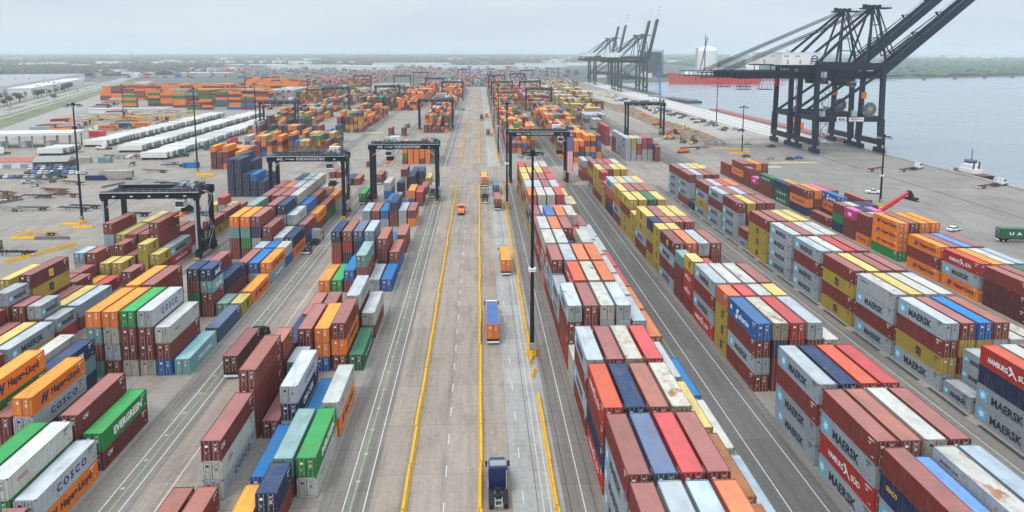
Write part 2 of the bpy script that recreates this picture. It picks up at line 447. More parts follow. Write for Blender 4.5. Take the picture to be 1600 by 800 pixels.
# ------------------------------------------------------------------ the container
W_ = 2.44
def side_profile(L, period=.278, depth=.04):
    """y,offset list along the length"""
    pts = []
    n = int((L-.36)/period); y = -L/2+.18
    st = (L-.36)/n
    for i in range(n):
        pts += [(y, 0), (y+st*.26, 0), (y+st*.5, depth), (y+st*.76, depth)]
        y += st
    pts.append((L/2-.18, 0))
    return pts
_cm = {}
def container_parts(code, L, H, var=0):
    key = (code, L, H, var)
    if key in _cm: return _cm[key]
    if var:
        base = container_parts(code, L, H, 0)
        let = {}
        du, sc_ = ((0, 1), (.25, .93), (-.2, 1.04))[var]
        for part, me in base[3].items():
            m2 = me.copy()
            for v in m2.vertices: v.co.y = v.co.y*sc_+du*(.4 if L < 8 else 1); v.co.z = 1.42+(v.co.z-1.42)*sc_
            let[part] = m2
        _cm[key] = base[:3]+(let,)
        return _cm[key]
    b = MB()
    zs, ze = .17, H-.10
    hw = W_/2-.012
    pr = side_profile(L)
    for sgn in (-1, 1):
        n = len(b.v)
        for y, d in pr:
            b.v += [(sgn*(hw-d), y, zs), (sgn*(hw-d), y, ze)]
        for i in range(len(pr)-1):
            a = n+2*i
            b.f.append((a, a+2, a+3, a+1) if sgn > 0 else (a+1, a+3, a+2, a)); b.m.append(0)
    # roof with cross corrugation
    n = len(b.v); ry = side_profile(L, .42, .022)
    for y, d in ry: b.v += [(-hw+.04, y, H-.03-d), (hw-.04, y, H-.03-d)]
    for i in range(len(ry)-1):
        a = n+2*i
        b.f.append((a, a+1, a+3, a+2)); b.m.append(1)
    # blind end (+y)
    n = len(b.v); ex = []
    xx = -hw+.12
    for i in range(8):
        ex += [(xx, 0), (xx+.10, 0), (xx+.14, .04), (xx+.24, .04)]; xx += .275
    ex.append((hw-.12, 0))
    for x, d in ex: b.v += [(x, L/2-.03-d, zs), (x, L/2-.03-d, ze)]
    for i in range(len(ex)-1):
        a = n+2*i
        b.f.append((a+1, a+3, a+2, a)); b.m.append(0)
    ink = 2
    for sgn in (-1, 1):
        for z, w0, w1 in ((H-.42, .45, 1.75), (H-.56, .95, 1.75), (H-.9, 1.2, 1.65), (H-1.02, 1.2, 1.55), (.55, .5, .95)):
            y0, y1 = (L/2-w1, L/2-w0) if sgn > 0 else (-L/2+w0, -L/2+w1)
            x = sgn*(W_/2-.006); b.quad((x,y0,z),(x,y1,z),(x,y1,z+.09),(x,y0,z+.09), ink)
    b.box(-hw+.05, hw-.05, -L/2+.12, L/2-.12, .10, .16, 0)
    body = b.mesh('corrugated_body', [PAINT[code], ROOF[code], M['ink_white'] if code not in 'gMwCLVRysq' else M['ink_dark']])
    f = MB()
    for sx in (-1, 1):
        for y0 in (-L/2, L/2-.18):
            x0 = sx*W_/2 - (0 if sx < 0 else .16)
            f.box(x0, x0+.16, y0, y0+.18, .0, H)                 # corner posts
        x0 = sx*W_/2 - (0 if sx < 0 else .07)
        f.box(x0, x0+.07, -L/2+.18, L/2-.18, 0.02, .17)           # bottom rail
        f.box(x0, x0+.07, -L/2+.18, L/2-.18, H-.10, H-.004, 0)    # top rail
    for y0 in (-L/2, L/2-.12):
        f.box(-W_/2+.16, W_/2-.16, y0+.004, y0+.12, 0.02, .16)
        f.box(-W_/2+.16, W_/2-.16, y0+.004, y0+.12, H-.13, H-.006, 0)
    for sx in (-1, 1):                                            # corner castings
        for sy in (-1, 1):
            for z0 in (0, H-.118):
                f.box(sx*W_/2-(.004 if sx < 0 else .17), sx*W_/2+(.17 if sx < 0 else .004), sy*L/2-(.004 if sy < 0 else .17), sy*L/2+(.17 if sy < 0 else .004), z0-.0, z0+.12, 1)
    frame = f.mesh('corner_frame', [PAINT[code], M['castings'] if 'castings' in M else M['steel']])
    # a door leaf, hinge at x=0, reaching to x=1.05 (mirrored by placing it twice, turned meshes)
    doors = []
    for sx in (-1, 1):
        d = MB()
        x0, x1 = (-1.055, -.012) if sx < 0 else (.012, 1.055)
        y = -L/2
        zb, zt = .17, H-.14
        d.box(x0, x1, y+.05, y+.09, zb, zt, 4)
        d.box(x0+.035, x1-.035, y+.045, y+.052, zb+.035, zt-.035)
        nr = 4
        hh = (zt-zb)/nr
        for i in range(nr):
            d.box(x0+.07, x1-.07, y+.022, y+.045, zb+hh*i+.10, zb+hh*(i+1)-.10)
        for rx in (x0+.26, x1-.26):
            d.cyl((rx, y-.005, .05), (rx, y-.005, H-.05), .028, n=6, m=1)
            for z in (.24, .62, 1.25, H-.8, H-.3): d.box(rx-.07, rx+.07, y-.03, y+.04, z, z+.07, 1)
        d.box(x0+.2, x0+.62, y-.03, y-.01, 1.15, 1.19, 1)
        if sx > 0:   # identification marks and placards
            for z, wd in ((H-.45, .62), (H-.60, .42), (H-.95, .5), (H-1.06, .5), (H-1.17, .38), (H-1.28, .5)):
                d.box(x0+.36, x0+.36+wd*.62, y+.012, y+.02, z, z+.055, 2)
        else:
            d.box(x0+.34, x0+.66, y+.012, y+.02, H-.85, H-.55, 2)
            d.box(x0+.36, x0+.50, y+.012, y+.02, .9, 1.12, 3)
        doors.append(d.mesh('door', [PAINT[code], M['rod'], M['ink_white'] if code not in 'gMwCLVR' else M['ink_dark'], M['ink_yellow'], M['black']]))
    let = {}
    for part in ('logo', 'lettering'):
        items = [it for it in letters_for(code, L) if (it[0] in NOTEXT) == (part == 'logo')]
        if not items: continue
        t = MB(); keys = []
        for shape, mk, u0, u1, v0, v1, lift in items:
            if mk not in keys: keys.append(mk)
            vs, fs = shape; n = len(t.v); sc = H/2.9
            for u, v in vs:
                t.v.append((W_/2+.002+lift, -L/2+u0+(u1-u0)*u, (v0+(v1-v0)*v)*sc))
            for fc in fs: t.f.append(tuple(n+i for i in fc)); t.m.append(keys.index(mk))
        let[part] = t.mesh(part, [M[k] for k in keys])
    _cm[key] = (body, frame, doors, let)
    return _cm[key]
M['castings'] = plain('casting_steel', (.10,.085,.075), .7)
M['rod'] = plain('locking_rod_steel', (.33,.31,.29), .5, .2)

def make_container(code, L, H, loc, rz, label, group=None):
    body, frame, doors, let = container_parts(code, L, H, random.choice((0, 0, 1, 2)))
    t = empty('shipping_container', loc, rz)
    tag(t, label, 'container', group)
    link_mesh('corrugated_body', body, t); link_mesh('corner_frame', frame, t)
    for d in doors: link_mesh('door', d, t)
    for part, me in let.items():
        link_mesh(part, me, t)
        link_mesh(part, me, t, rz=PI)
    return t

# ------------------------------------------------------------------ the stacks: bottom-to-top code strings, one per row, bays from near to far
HC, ST = 2.9, 2.6
PITCH = 2.85
BL = {}
BL['R1'] = dict(x=15.1, name='right block one', bays=[
 (51.9,40,"mMMm gmmg MmMs mmrO mmq gs"),
 (65.2,40,"MMMm gmmz grmr mmmm mmq ms"),
 (78.6,40,"SnmS mmmn mrmk gmmR gmy bw"),
 (91.9,40,"mMmM mmmm gmgR grmr mmg mb"),
 (105.3,20,"'ww 'ggg 'mrr 'ggg 'gg -"),
 (112.7,40,"rkmM mmmm grgw rmgg mmg mO"),
 (125.9,40,"mMM mmrS grgR mmrO mgw mO"),
 (139.1,40,"mMMm mMmg grmO mmmO mrg mr"),
 (152.3,40,"SMSw grmw mmn mmMw mmR mr"),
 (165.5,40,"mSmw grrO mmmm mmr mrg mg"),
 (178.7,40,"mMm mmmB grmO mmrw mmm gg"),
 (191.9,40,"yMm mMg mmO mmg gw w"),
 (205.1,40,"ynMO mmgw mmgw mmmr mrR g"),
 (218.3,40,"yymg mmmg mmmm mmmg mmy my"),
 (231.5,40,"ymyy mmmm mmmm mmmr mmr m"),
 (244.7,40,"yymy mmmy mmmy mmmr mr m"),
 (257.9,40,"mSmr mmmk mmmw mmmw mm m")])
BL['R2'] = dict(x=44.5, name='right block two', bays=[
 (56.6,40,"mMNm 'mmma mmMV mmms"),
 (69.9,40,"MSMm mmmk mmmw mmmm"),
 (83.2,40,"MMmM mmmn mrrS mmmr"),
 (103.5,40,"mMmB mmnR mmmr mmmg mmw"),
 (116.3,20,"yyyO mmmr mmmw mmmy"),
 (123.2,40,"SMmM mmmw mmmw mmmm -"),
 (136.5,20,"mSSy 'mmmr 'mmm 'mmm 'mmy"),
 (143.3,20,"'mmmt 'mmm 'mmm -"),
 (150.1,40,"MmMD mmmO mmmg mmmk"),
 (163.0,20,"yyyy mmmy mmm mmm"),
 (169.9,20,"ymyn mmmm mmmk mmmk"),
 (176.6,40,"mMyy mmmm mmmy mmmy"),
 (190.1,20,"yyy mmm mmm mmm"),
 (197.0,40,"yymy mmmy mmmU mmmy"),
 (210.3,40,"mMOy mmmm mmmm mmmk"),
 (223.6,40,"nmOM mmmy mmms mmmy"),
 (236.7,20,"yyS mmm mmm mmm"),
 (243.5,20,"myyr mmm mmm mmm"),
 (250.3,40,"myyy mmmm yyyy mmmy"),
 (263.6,40,"Mmym mmmm mmmr mmmw"),
 (289.0,40,"mSg mmm m")])
BL['R3'] = dict(x=74.8, name='right block three', bays=[
 (81.9,40,"MMnS mmmw mmmm mmmr"),
 (95.2,20,"'M 'gMM"),
 (102.1,40,"MymM ymym mgyb mmgk mmw mmR"),
 (115.4,40,"MmMV mmmy mmmw mmmw"),
 (128.9,40,"ymym mmmy mmmm mmmm"),
 (142.6,40,"MMmM mmmw mmmr mmmm"),
 (156.3,40,"MMMM mmmm mmmw mmmw"),
 (169.9,40,"yyym mmmm mmmy mmmy"),
 (183.2,20,"'Mm 'mmm 'mmm 'mmm"),
 (190.6,40,"MMMm mmmy mmmm mmmm"),
 (203.9,40,"MMmM mmmm mmmg mmmm"),
 (217.2,40,"MyMm mmmg mmmr mmmO"),
 (230.4,20,"'n"),
 (237.2,40,"kMMm mmmg mmmm mmmm"),
 (250.5,40,"MMMm mmmg mmmy mmmy"),])
BL['R4'] = dict(x=110.3, name='quayside block', bays=[
 (127.4,40,"ddm ddm ddU dds"),
 (140.8,40,"HMS mmo mmw mms"),
 (154.2,40,"HmH mmm mma mmm"),
 (170.2,40,"'GHHH 'mmmm 'mmmo 'mmmo"),
 (184.3,20,"Hmm mms mmP mmm"),
 (191.2,20,"mmP mmn mmP"),
 (198.1,20,"nGm mmw mmn mmn"),
 (206.3,40,"m - - - mmk"),
 (210.0,40,"- - mHB - -"),
 (221.3,40,"nHm mmo mmP mmm"),
 (234.6,40,"'UUn 'mmo - -"),
 (248.6,40,"'mmU - - -"),
 (262.6,20,"'mP - -"),
 (270.4,20,"'mmm"),
 (277.8,40,"mHm mom nmo nmk"),
 (291.6,40,"mm -")])
BL['L1'] = dict(x=-37.1, name='left block one', left=True, bays=[
 (66.4,40,"k k - o - -"),
 (73.3,20,"- - - - 'mn -"),
 (80.0,40,"- 'CLF - b 'mt 'LE"),
 (93.6,40,"- 'mmmk 'm 'gKC b 'HL"),
 (106.9,20,"- mmk 'rg - - -"),
 (114.2,40,"- 'nn 'mmm 'boo mHm U"),
 (127.6,40,"- 'mk 'mm - mmC 'mL"),
 (153.9,40,"o E 'mb mkt g b"),
 (168.0,40,"- - - - nmk 'bk"),
 (184.4,40,"- - - - b 'mk"),
 (213.7,40,"'os 'mk 'gb 'mmn 'wg 'om"),
 (229.0,40,"- - 'mb 'n - -"),
 (242.4,40,"- gbw g - bo 'mr"),
 (257.0,20,"- - mn - - -"),
 (262.8,40,"- - - - - m"),
 (270.5,40,"- - wwm mn - -"),
 (283.0,40,"- - - mn mn y")])
BL['L1b'] = dict(x=-38.7, name='left block one', left=True, bays=[(175.6,40,"rkn nrk bnz mms")])
BL['L2'] = dict(x=-66.6, name='left block two', left=True, bays=[
 (60.0,40,"- - - - m 'mm"),
 (73.4,40,"- - 'mm 'mmE 'gEL 'HC"),
 (86.9,40,"mmEH 'mmm 'mnCH 'm 'mmF 'FE"),
 (113.9,40,"tmto mgwo wmmE wmmC bmL T"),
 (127.3,40,"mmmo mmmm - - - z"),
 (140.2,20,"- - 'mGmn 'mmTK t y"),
 (147.4,40,"- - nbm mn - H"),
 (160.6,40,"- - - 'rm 'wb 'TH"),
 (173.7,20,"- - - 'mg 'mb 'bw"),
 (181.0,40,"mmto mGto ggnk mmm mg Hn"),
 (194.8,40,"mmmt mmm mmmm mmgn mGC bm"),
 (208.4,40,"mmmm mmmm mmmm mmmw mgb mH"),
 (221.6,40,"mmmm mmmO mmms mmmw mmm Gm"),
 (235.2,40,"nnr mmmn mmmt mmmw mmw gH"),
 (248.6,40,"nn n - - - H"),
 (283.0,40,"- - - - n k")])
BL['L2b'] = dict(x=-69.45, name='left block two', left=True, bays=[(99.5,40,"mmw 'KtK")])
BL['L3'] = dict(x=-96.25, name='left block three', left=True, bays=[
 (100.5,40,"- - mm mm mm 'mm"),
 (114.0,40,"- - 'mmm 'ym 'yy 'yM"),
 (127.3,20,"m 'mm 'mmmM 'ymm 'ymM 'rM"),
 (134.3,40,"- - mmyD 'mm 'my 'ms"),
 (148.6,20,"- 'mm 'mm m - -"),
 (155.3,20,"- 'mm 'o 'r - 'mm"),
 (162.1,20,"'mgs 'mmm 'my 'yy - -"),
 (168.9,20,"- - 'gmm 'gm 'yyy 'my"),
 (175.4,40,"gmMm mmy mmm mmm mmmm 'SM"),
 (188.8,40,"- mmy - mm rk -"),
 (202.0,40,"- - - - m 'ym"),
 (215.3,40,"- - - - - 'ym"),
 (236.5,20,"- 'y 'gr 'y 'k -"),
 (262.0,40,"nnnnn nnnnn nnn nnb nn -"),
 (275.4,40,"nnnnn nnnn nn nn - -")])

CONT = []   # dicts: code, cx, cy, z, L, H, block, row, bay, tier, ntier, nrows
for bn, B in BL.items():
    nb = 0
    for y0, ft, rows in B['bays']:
        nb += 1
        L = 12.19 if ft == 40 else 6.06
        rr = rows.split()
        for i, s in enumerate(rr):
            h = HC
            if s[0] == "'": h = ST; s = s[1:]
            if s == '-': continue
            cx = B['x'] + i*PITCH + W_/2 + random.uniform(-.04, .04)
            for t, code in enumerate(s):
                rowno = (6-i) if B.get('left') else i+1
                if bn == 'L2b': rowno = 7-i
                CONT.append(dict(code=code, cx=cx+random.uniform(-.025,.025), cy=y0+L/2+random.uniform(-.06,.06), z=t*h, L=L, H=h-.006,
                                 block=B['name'], row=rowno, bay=nb, tier=t+1, nt=len(s), bn=bn, y0=y0, extra=bn in ('L1b','L2b')))
# bays of an offset pair of stacks count with their block
def bay_index(c):
    ys = sorted({b[0] for k, B in BL.items() if B['name'] == c['block'] for b in B['bays']})
    return ys.index(c['y0'])+1
for c in CONT: c['bay'] = bay_index(c)

# far blocks: (x left, rows, y start, y end, palette, min tiers, max tiers, share of filled stacks, block name)
FARZ = [
 (-38.2,6,337,372,'oooooooommkG',2,5,.85,'a'), (-60,4,452,474,'mmmmd',1,2,.8,'b'), (-57,3,500,512,'Grg',1,2,.7,'b'),
 (-38.2,6,470,482,'omdmo',1,2,.9,'c'), (-38.2,6,484,600,'ooooommodnbgkG',2,5,.9,'c'), (-46,8,660,800,'omdmnbkow',2,4,.85,'d'), (-46,9,830,1080,'oooomkdmo',3,5,.9,'d'),
 (-80,8,655,1000,'oooonmdko',3,5,.9,'e'), (-66,6,329,345,'mm',1,1,.35,'b'), (-66,2,300,313,'mm',1,1,.9,'b'),
 (-98,6,474,620,'oooommdnGyk',2,5,.9,'f'), (-97,7,365,398,'oomdmGyogn',2,4,.85,'g'), (-110,9,640,900,'dddmmndwyG',3,5,.9,'h'),
 (-127,15,365,440,'oooommdnbkGyw',2,4,.75,'g'), (-127,5,326,351,'omdmok',2,4,.9,'i'),(-150,6,640,900,'gywmkdo',2,4,.7,'h'),
 (-160,12,470,600,'oommygkGn',1,4,.6,'j'),
 (15.1,6,372,640,'ooooommGknbkO',2,5,.9,'k'), (15.1,6,305,318,'GmoTm',2,3,.0,'k'), (15.1,8,660,780,'mdmOoG',3,5,.9,'k'), (15,8,810,1100,'oomdkG',3,5,.9,'k'),
 (44.5,6,337,600,'ooooooddmGknb',3,5,.93,'l'), (44.5,8,640,1000,'omdPrgkoG',3,5,.9,'l'),
 (74.8,6,495,640,'yyyymmygM',3,5,.9,'m'), (74.8,6,660,1100,'yyywymgkw',3,5,.92,'m'), (100,7,700,1100,'yyyywygmk',3,5,.9,'n'), (104,6,655,668,'mdymm',3,4,1,'n'),
 (-300,40,1120,1420,'omdgkwr',1,4,.55,'p'), (-60,60,1120,1700,'omdgkwrsnwgbt',1,4,.5,'q'), (120,16,1120,1300,'sgywmkt',1,3,.5,'r'), (-280,60,1500,1900,'mrkdogwrgwbst',1,3,.38,'s'),
 (-217,9,714,800,'gwgrgwGM',6,6,1,'t'), (-190,10,735,1050,'omGdkoGmrG',3,6,.9,'t'),
]
# near-left sides of the grey and mixed stacks of the third right-hand block beyond the cross aisle
R3B = [(342.0,"gMgM 'g","x")]
FAR = []
def far_add(code, cx, cy, z, L, H, rot=False): FAR.append((code, cx, cy, z, L, H, rot))
for x, nr, y0, y1, pal, a, b_, share, nm in FARZ:
    y = y0
    pitch = PITCH
    while y + 12.19 < y1 + .5:
        base = random.randint(a, b_)
        for i in range(nr):
            if random.random() > share: continue
            n = max(a, min(b_, base + random.choice((-1, 0, 0, 0, 1))))
            for t in range(n):
                far_add(random.choice(pal), x+i*pitch+W_/2, y+6.1, t*2.75, 12.19, 2.74)
        y += 12.8
for y0, rows in ((342.2,"ggMM ggyy grmM ggrr ggnm mmm"), (355.4,"MMgg 'Mmgg 'ygM mmg mm m"), (368.6,"kmmg ggm gm"), (398.6,"rmrr gg mm"),
                 (411.8,"rmmr gm mm gg"), (431,"'nn"), (441.5,"Mmwg gmgM"), (474.5,"Mgmg gMgg ygng mgym ggyg g"), (487.7,"yMgg gmgg gggg gggg gggg g"), (338.0,"- - - - - 'mmm")):
    for i, s in enumerate(rows.split()):
        h = 2.9
        if s[0] == "'": h = 2.6; s = s[1:]
        if s == '-': continue
        for t, code in enumerate(s):
            far_add(code, 74.8+i*PITCH+W_/2, y0+6.1, t*h, 12.19, h-.01)
# the depot of stacks laid crosswise, far left
for bx, nrow, by, ny, pal, a, b_ in ((-345,1,692,2,'GodGU',5,5), (-300,4,700,6,'mmodk',1,3), (-335,9,722,14,'oooodmokTG',5,6), (-255,4,692,10,'oomdGkbon',3,6),
                                     (-270,5,790,16,'oooomdkoG',4,6), (-430,11,810,26,'ooomdokr',4,6), (-330,6,1000,16,'oooomok',3,6),(-275,5,672,2,'mmUwGbmo',1,2), (-390,4,1180,10,'omdk',2,5)):
    for i in range(nrow):
        for j in range(ny):
            n = random.randint(a, b_)
            for t in range(n):
                far_add(random.choice(pal), bx+i*12.8, by+j*2.9, t*2.75, 12.19, 2.74, True)
# far terminal across the slip and the horizon yards
for k in range(900):
    x = random.uniform(-900, 260); y = random.uniform(1500, 2600)
    n = random.randint(1, 4)
    for t in range(n): far_add(random.choice('mrogwgswbtnL'), x, y, t*2.75, 12.19, 2.74, k % 2 == 0)
for k in range(60):
    x = random.uniform(-330,-260); y = random.uniform(560,640)
    far_add(random.choice('wmgy'), x, y, 0, 12.19, 2.74, True)

# ------------------------------------------------------------------ camera (set before the level of detail is chosen)
F_PX, PXC, PYC, Y_H, X_VP, CAMH = 1067., 800., 215., 82., 748., 55.
cam_d = bpy.data.cameras.new('camera'); cam = bpy.data.objects.new('camera', cam_d); COL.objects.link(cam)
scene.camera = cam
th = math.atan((PYC-Y_H)/F_PX); ps = math.atan((PXC-X_VP)*math.cos(th)/F_PX)
cam.location = (0, 0, CAMH)
cam.rotation_euler = (PI/2-th, 0, -ps)
cam_d.sensor_fit = 'HORIZONTAL'; cam_d.sensor_width = 36; cam_d.lens = 36*F_PX/1600
cam_d.shift_y = -(400-PYC)/1600
cam_d.clip_start = 1; cam_d.clip_end = 60000
fw = Vector((math.sin(ps)*math.cos(th), math.cos(ps)*math.cos(th), -math.sin(th)))
rt = Vector((math.cos(ps), -math.sin(ps), 0)); up = rt.cross(fw)

# which containers show largest from where the photo was taken
def pick_visible(limit):
    vs, fs, own = [], [], []
    for k, c in enumerate(CONT):
        hx, hy = W_/2, c['L']/2
        n = len(vs); x0, x1, y0, y1, z0, z1 = c['cx']-hx, c['cx']+hx, c['cy']-hy, c['cy']+hy, c['z'], c['z']+c['H']
        vs += [(x0,y0,z0),(x1,y0,z0),(x1,y1,z0),(x0,y1,z0),(x0,y0,z1),(x1,y0,z1),(x1,y1,z1),(x0,y1,z1)]
        for f in ((4,5,6,7),(0,1,5,4),(1,2,6,5),(2,3,7,6),(3,0,4,7)):
            fs.append(tuple(n+i for i in f)); own.append(k)
    bvh = BVHTree.FromPolygons(vs, fs)
    hits = [0]*len(CONT); o = Vector((0, 0, CAMH))
    for j in range(84, 400):
        py = j*2+1
        for i in range(0, 400):
            px = i*4+(2 if j % 2 else 0)+1
            d = fw + rt*((px-PXC)/F_PX) + up*((PYC-py)/F_PX)
            r = bvh.ray_cast(o, d)
            if r[2] is not None: hits[own[r[2]]] += 1
    order = sorted(range(len(CONT)), key=lambda k: -hits[k])
    return set(k for k in order[:limit] if hits[k] > 0), hits
vis, HITS = pick_visible(296)

ORD = ['', 'first', 'second', 'third', 'fourth', 'fifth', 'sixth', 'seventh', 'eighth', 'ninth', 'tenth', 'eleventh', 'twelfth', 'thirteenth',
       'fourteenth', 'fifteenth', 'sixteenth', 'seventeenth', 'eighteenth', 'nineteenth', 'twentieth', 'twenty-first']
def clabel(c):
    t = 'topmost' if c['tier'] == c['nt'] else ('lowest' if c['tier'] == 1 else ORD[c['tier']]+' level')
    if c['nt'] == 1: t = 'alone'
    size = 'short ' if c['L'] < 8 else ''
    return f"{size}{CT[c['code']][4]} container, {t}, {ORD[c['row']]} row out, {ORD[c['bay']]} bay back, {c['block']}"
for k in sorted(vis):
    c = CONT[k]
    make_container(c['code'], c['L'], c['H'], (c['cx'], c['cy'], c['z']), 0, clabel(c), 'containers stacked in the yard blocks')

# everything else of the same kind: one mass
def build_mass():
    mb = MB(); keys = {}; mats = []
    def mi(kind, code):
        k = (kind, code)
        if k not in keys:
            keys[k] = len(mats)
            mats.append({'p': lambda: PAINT[code], 'r': lambda: ROOF[code], 'm': lambda: M[code]}[kind]())
        return keys[k]
    def add(code, cx, cy, z, L, H, rot, detail):
        hx, hy = (W_/2, L/2) if not rot else (L/2, W_/2)
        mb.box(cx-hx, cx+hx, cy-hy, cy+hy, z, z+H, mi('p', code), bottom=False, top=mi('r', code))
        if detail and not rot:
            y = cy-hy
            for rx in (-.9, -.3, .3, .9): mb.box(cx+rx-.03, cx+rx+.03, y-.03, y-.002, z+.12, z+H-.12, mi('m', 'rod'), bottom=False)
            mb.box(cx-.02, cx+.02, y-.012, y-.003, z+.1, z+H-.1, mi('m', 'darksteel'), bottom=False)
        if detail and not rot:
            for shape, mk, u0, u1, v0, v1, lift in letters_for(code, L):
                svs, sfs = shape
                for sg in (-1, 1):
                    n = len(mb.v)
                    for u, v in svs: mb.v.append((cx+sg*(W_/2+.005+lift), cy+sg*(-L/2+u0+(u1-u0)*u), z+(v0+(v1-v0)*v)*H/2.9))
                    for fc in sfs: mb.f.append(tuple(n+i for i in fc)); mb.m.append(mi('m', mk))
    for k, c in enumerate(CONT):
        if k not in vis: add(c['code'], c['cx'], c['cy'], c['z'], c['L'], c['H'], False, HITS[k] > 0)
    for code, cx, cy, z, L, H, rot in FAR: add(code, cx, cy, z, L, H, rot, cy < 560)
    me = mb.mesh('far_containers', mats)
    o = link_mesh('far_containers', me)
    tag(o, 'mass of stacked containers of many colours filling the far yard', 'containers', kind='stuff')
build_mass()
# ------------------------------------------------------------------ land, water, surfaces
def strip(name, x0, x1, y0, y1, z, mat, kind='structure', label=None):
    mb = MB(); mb.quad((x0,y0,z),(x1,y0,z),(x1,y1,z),(x0,y1,z))
    return tag(mb.build(name, mat), label, kind=kind)
shore = [(221.5,-120),(221.5,885),(243,905),(243,1275),(310,1304),(510,1356),(888,1442),(1310,1590),(2600,2050),(9000,4200),(24800,9800)]
mb = MB()
pts = [(-24800,-110)] + [(221.5,-110)] + shore[1:] + [(24800,26000),(-24800,26000)]
mb.ngon([(x, y, -.02) for x, y in pts], 0)
for a, b in zip(shore[:-1], shore[1:]):
    mb.quad((a[0],a[1],-5),(b[0],b[1],-5),(b[0],b[1],-.02),(a[0],a[1],-.02), 1)
tag(mb.build('ground', [M['land'], M['g_quay']]), kind='structure')
mb = MB(); mb.quad((120,-110,-2.6),(24800,-110,-2.6),(24800,11000,-2.6),(120,11000,-2.6))
tag(mb.build('water', M['water']), kind='structure')
strip('yard_pavement', -330, 128, -110, 1100, .0, M['g_yard'])
mb = MB(); mb.ngon([(-330,430,.004),(-118,430,.004),(-118,1260,.004),(-560,1260,.004),(-480,900,.004)])
tag(mb.build('depot_pavement', M['g_yard']), kind='structure')
strip('quay_pavement', 128, 221.4, -110, 1270, .0, M['g_quay'])
strip('road', -13.6, 3.9, -110, 1100, .008, M['g_road'])
strip('road', 3.9, 10.2, -110, 1100, .009, M['g_pale'])
strip('cross_road', -70, 128, 279.5, 328, .012, M['g_road'])
for x0, x1, k in ((10.2,15.0,'g_mid'),(-19.8,-13.6,'g_mid'),(-49.3,-42.5,'g_mid'),(-42.5,-38.2,'g_road'),(-79,-73.2,'g_mid'),
                  (33.2,43.4,'g_dark'),(43.4,44.5,'g_mid'),(62.5,67.5,'g_dark'),(67.5,73.5,'g_mid'),(92.5,103,'g_dark'),(103,109.5,'g_mid')):
    for y0, y1 in ((-110,279.4),(328.1,1000)):
        strip('crane_runway', x0, x1, y0, y1, .006, M[k])
mk_white = plain('road_paint_white', (.56,.55,.52), .8, 0, .4, 2.2)
mk_green = plain('road_paint_green', (.24,.34,.19), .8, 0, .35, .8)
mk_yel = plain('road_paint_yellow', (.56,.46,.24), .8, 0, .3, .8)
mk_yel2 = plain('worn_yellow_mark', (.44,.39,.27), .8, 0, .3, .8)
def lines(name, xs, w, mat, y0=-110, y1=279, z=.018):
    mb = MB()
    for x in xs: mb.quad((x-w/2,y0,z),(x+w/2,y0,z),(x+w/2,y1,z),(x-w/2,y1,z))
    tag(mb.build(name, mat), kind='structure')
lines('lane_marking', (-46.1,-43.7,-39.4,-16.8,-14.3,12.6,37.4,41.9,-75.6,-73.2,66.9,71.3,96.5), .14, mk_white)
lines('lane_marking', (-46.1,-43.7,-16.8,-14.3,12.6,37.4,41.9), .17, mk_white, 328, 900)
lines('guide_line', (-44.9,-15.9,35.2), .20, mk_green, -110, 279, .019)
lines('edge_marking', (7.6,8.45), .10, mk_white, -110, 279)
lines('drain_slot', (6.9,10.9,13.9), .07, M['black'], -110, 279, .016)
mb = MB()
for x in (-4.6, 5.2):
    y = 30
    while y < 900:
        if not 276 < y < 332: mb.quad((x-.07,y,.02),(x+.07,y,.02),(x+.07,y+2.6,.02),(x-.07,y+2.6,.02))
        y += 7.6 if x < 0 else 9.5
tag(mb.build('lane_marking', mk_white), kind='structure')
mb = MB()
for x in (-45.5,-15.9):
    y = 40
    while y < 275:
        mb.quad((x-.28,y,.022),(x+.28,y,.022),(x+.28,y+.4,.022),(x-.28,y+.4,.022)); y += 6.1
tag(mb.build('pavement_marking', mk_yel2), kind='structure')
mb = MB()   # cross-road edge lines, hatch patches on the aprons
for y in (280.5, 327): mb.quad((-40,y,.024),(14,y,.024),(14,y+.25,.024),(-40,y+.25,.024))
tag(mb.build('lane_marking', mk_white), kind='structure')
mb = MB()
for x0, x1, y0, y1 in ((98,110,322,327),(136,146,318,322),(146,170,331,334),(-61,-50,298,301),(96,104,298,301),(-78,-66,470,474),(150,200,262,262.5),(104,116,428,431),(-62,-53,447,450)):
    mb.quad((x0,y0,.02),(x1,y0,.02),(x1,y1,.02),(x0,y1,.02))
tag(mb.build('pavement_marking', mk_yel), kind='structure')
for x in (61.6, 73.9, 103.4):
    mb = MB(); y = 60
    while y < 278: mb.box(x-.35, x+.35, y, y+9, .0, .035); y += 11.5
    tag(mb.build('cable_trench', M['darksteel']), kind='structure')
# quay strips and rails
strip('quay_apron', 192, 221.3, 405, 1260, .008, plain('pale_quay_concrete', (.56,.53,.50), .85, 0, .15, .08))
for x in (181.6, 218.2): 
    mb = MB(); mb.box(x-.25, x+.25, -110, 1260, .0, .03); tag(mb.build('crane_rail', M['darksteel']), kind='structure')
for x0, x1 in ((197,198.2),(204,205),(211,212.4)):
    strip('quay_seam', x0, x1, 405, 1260, .014, M['g_dark'])
for k in range(14): strip('quay_parking_line', 178+0*k, 205, 428+k*6, 428.35+k*6, .02, mk_white)
mb = MB(); mb.box(219.6, 221.4, -110, 1268, 0, .28)
tag(mb.build('quay_kerb', M['g_sand']), kind='structure')
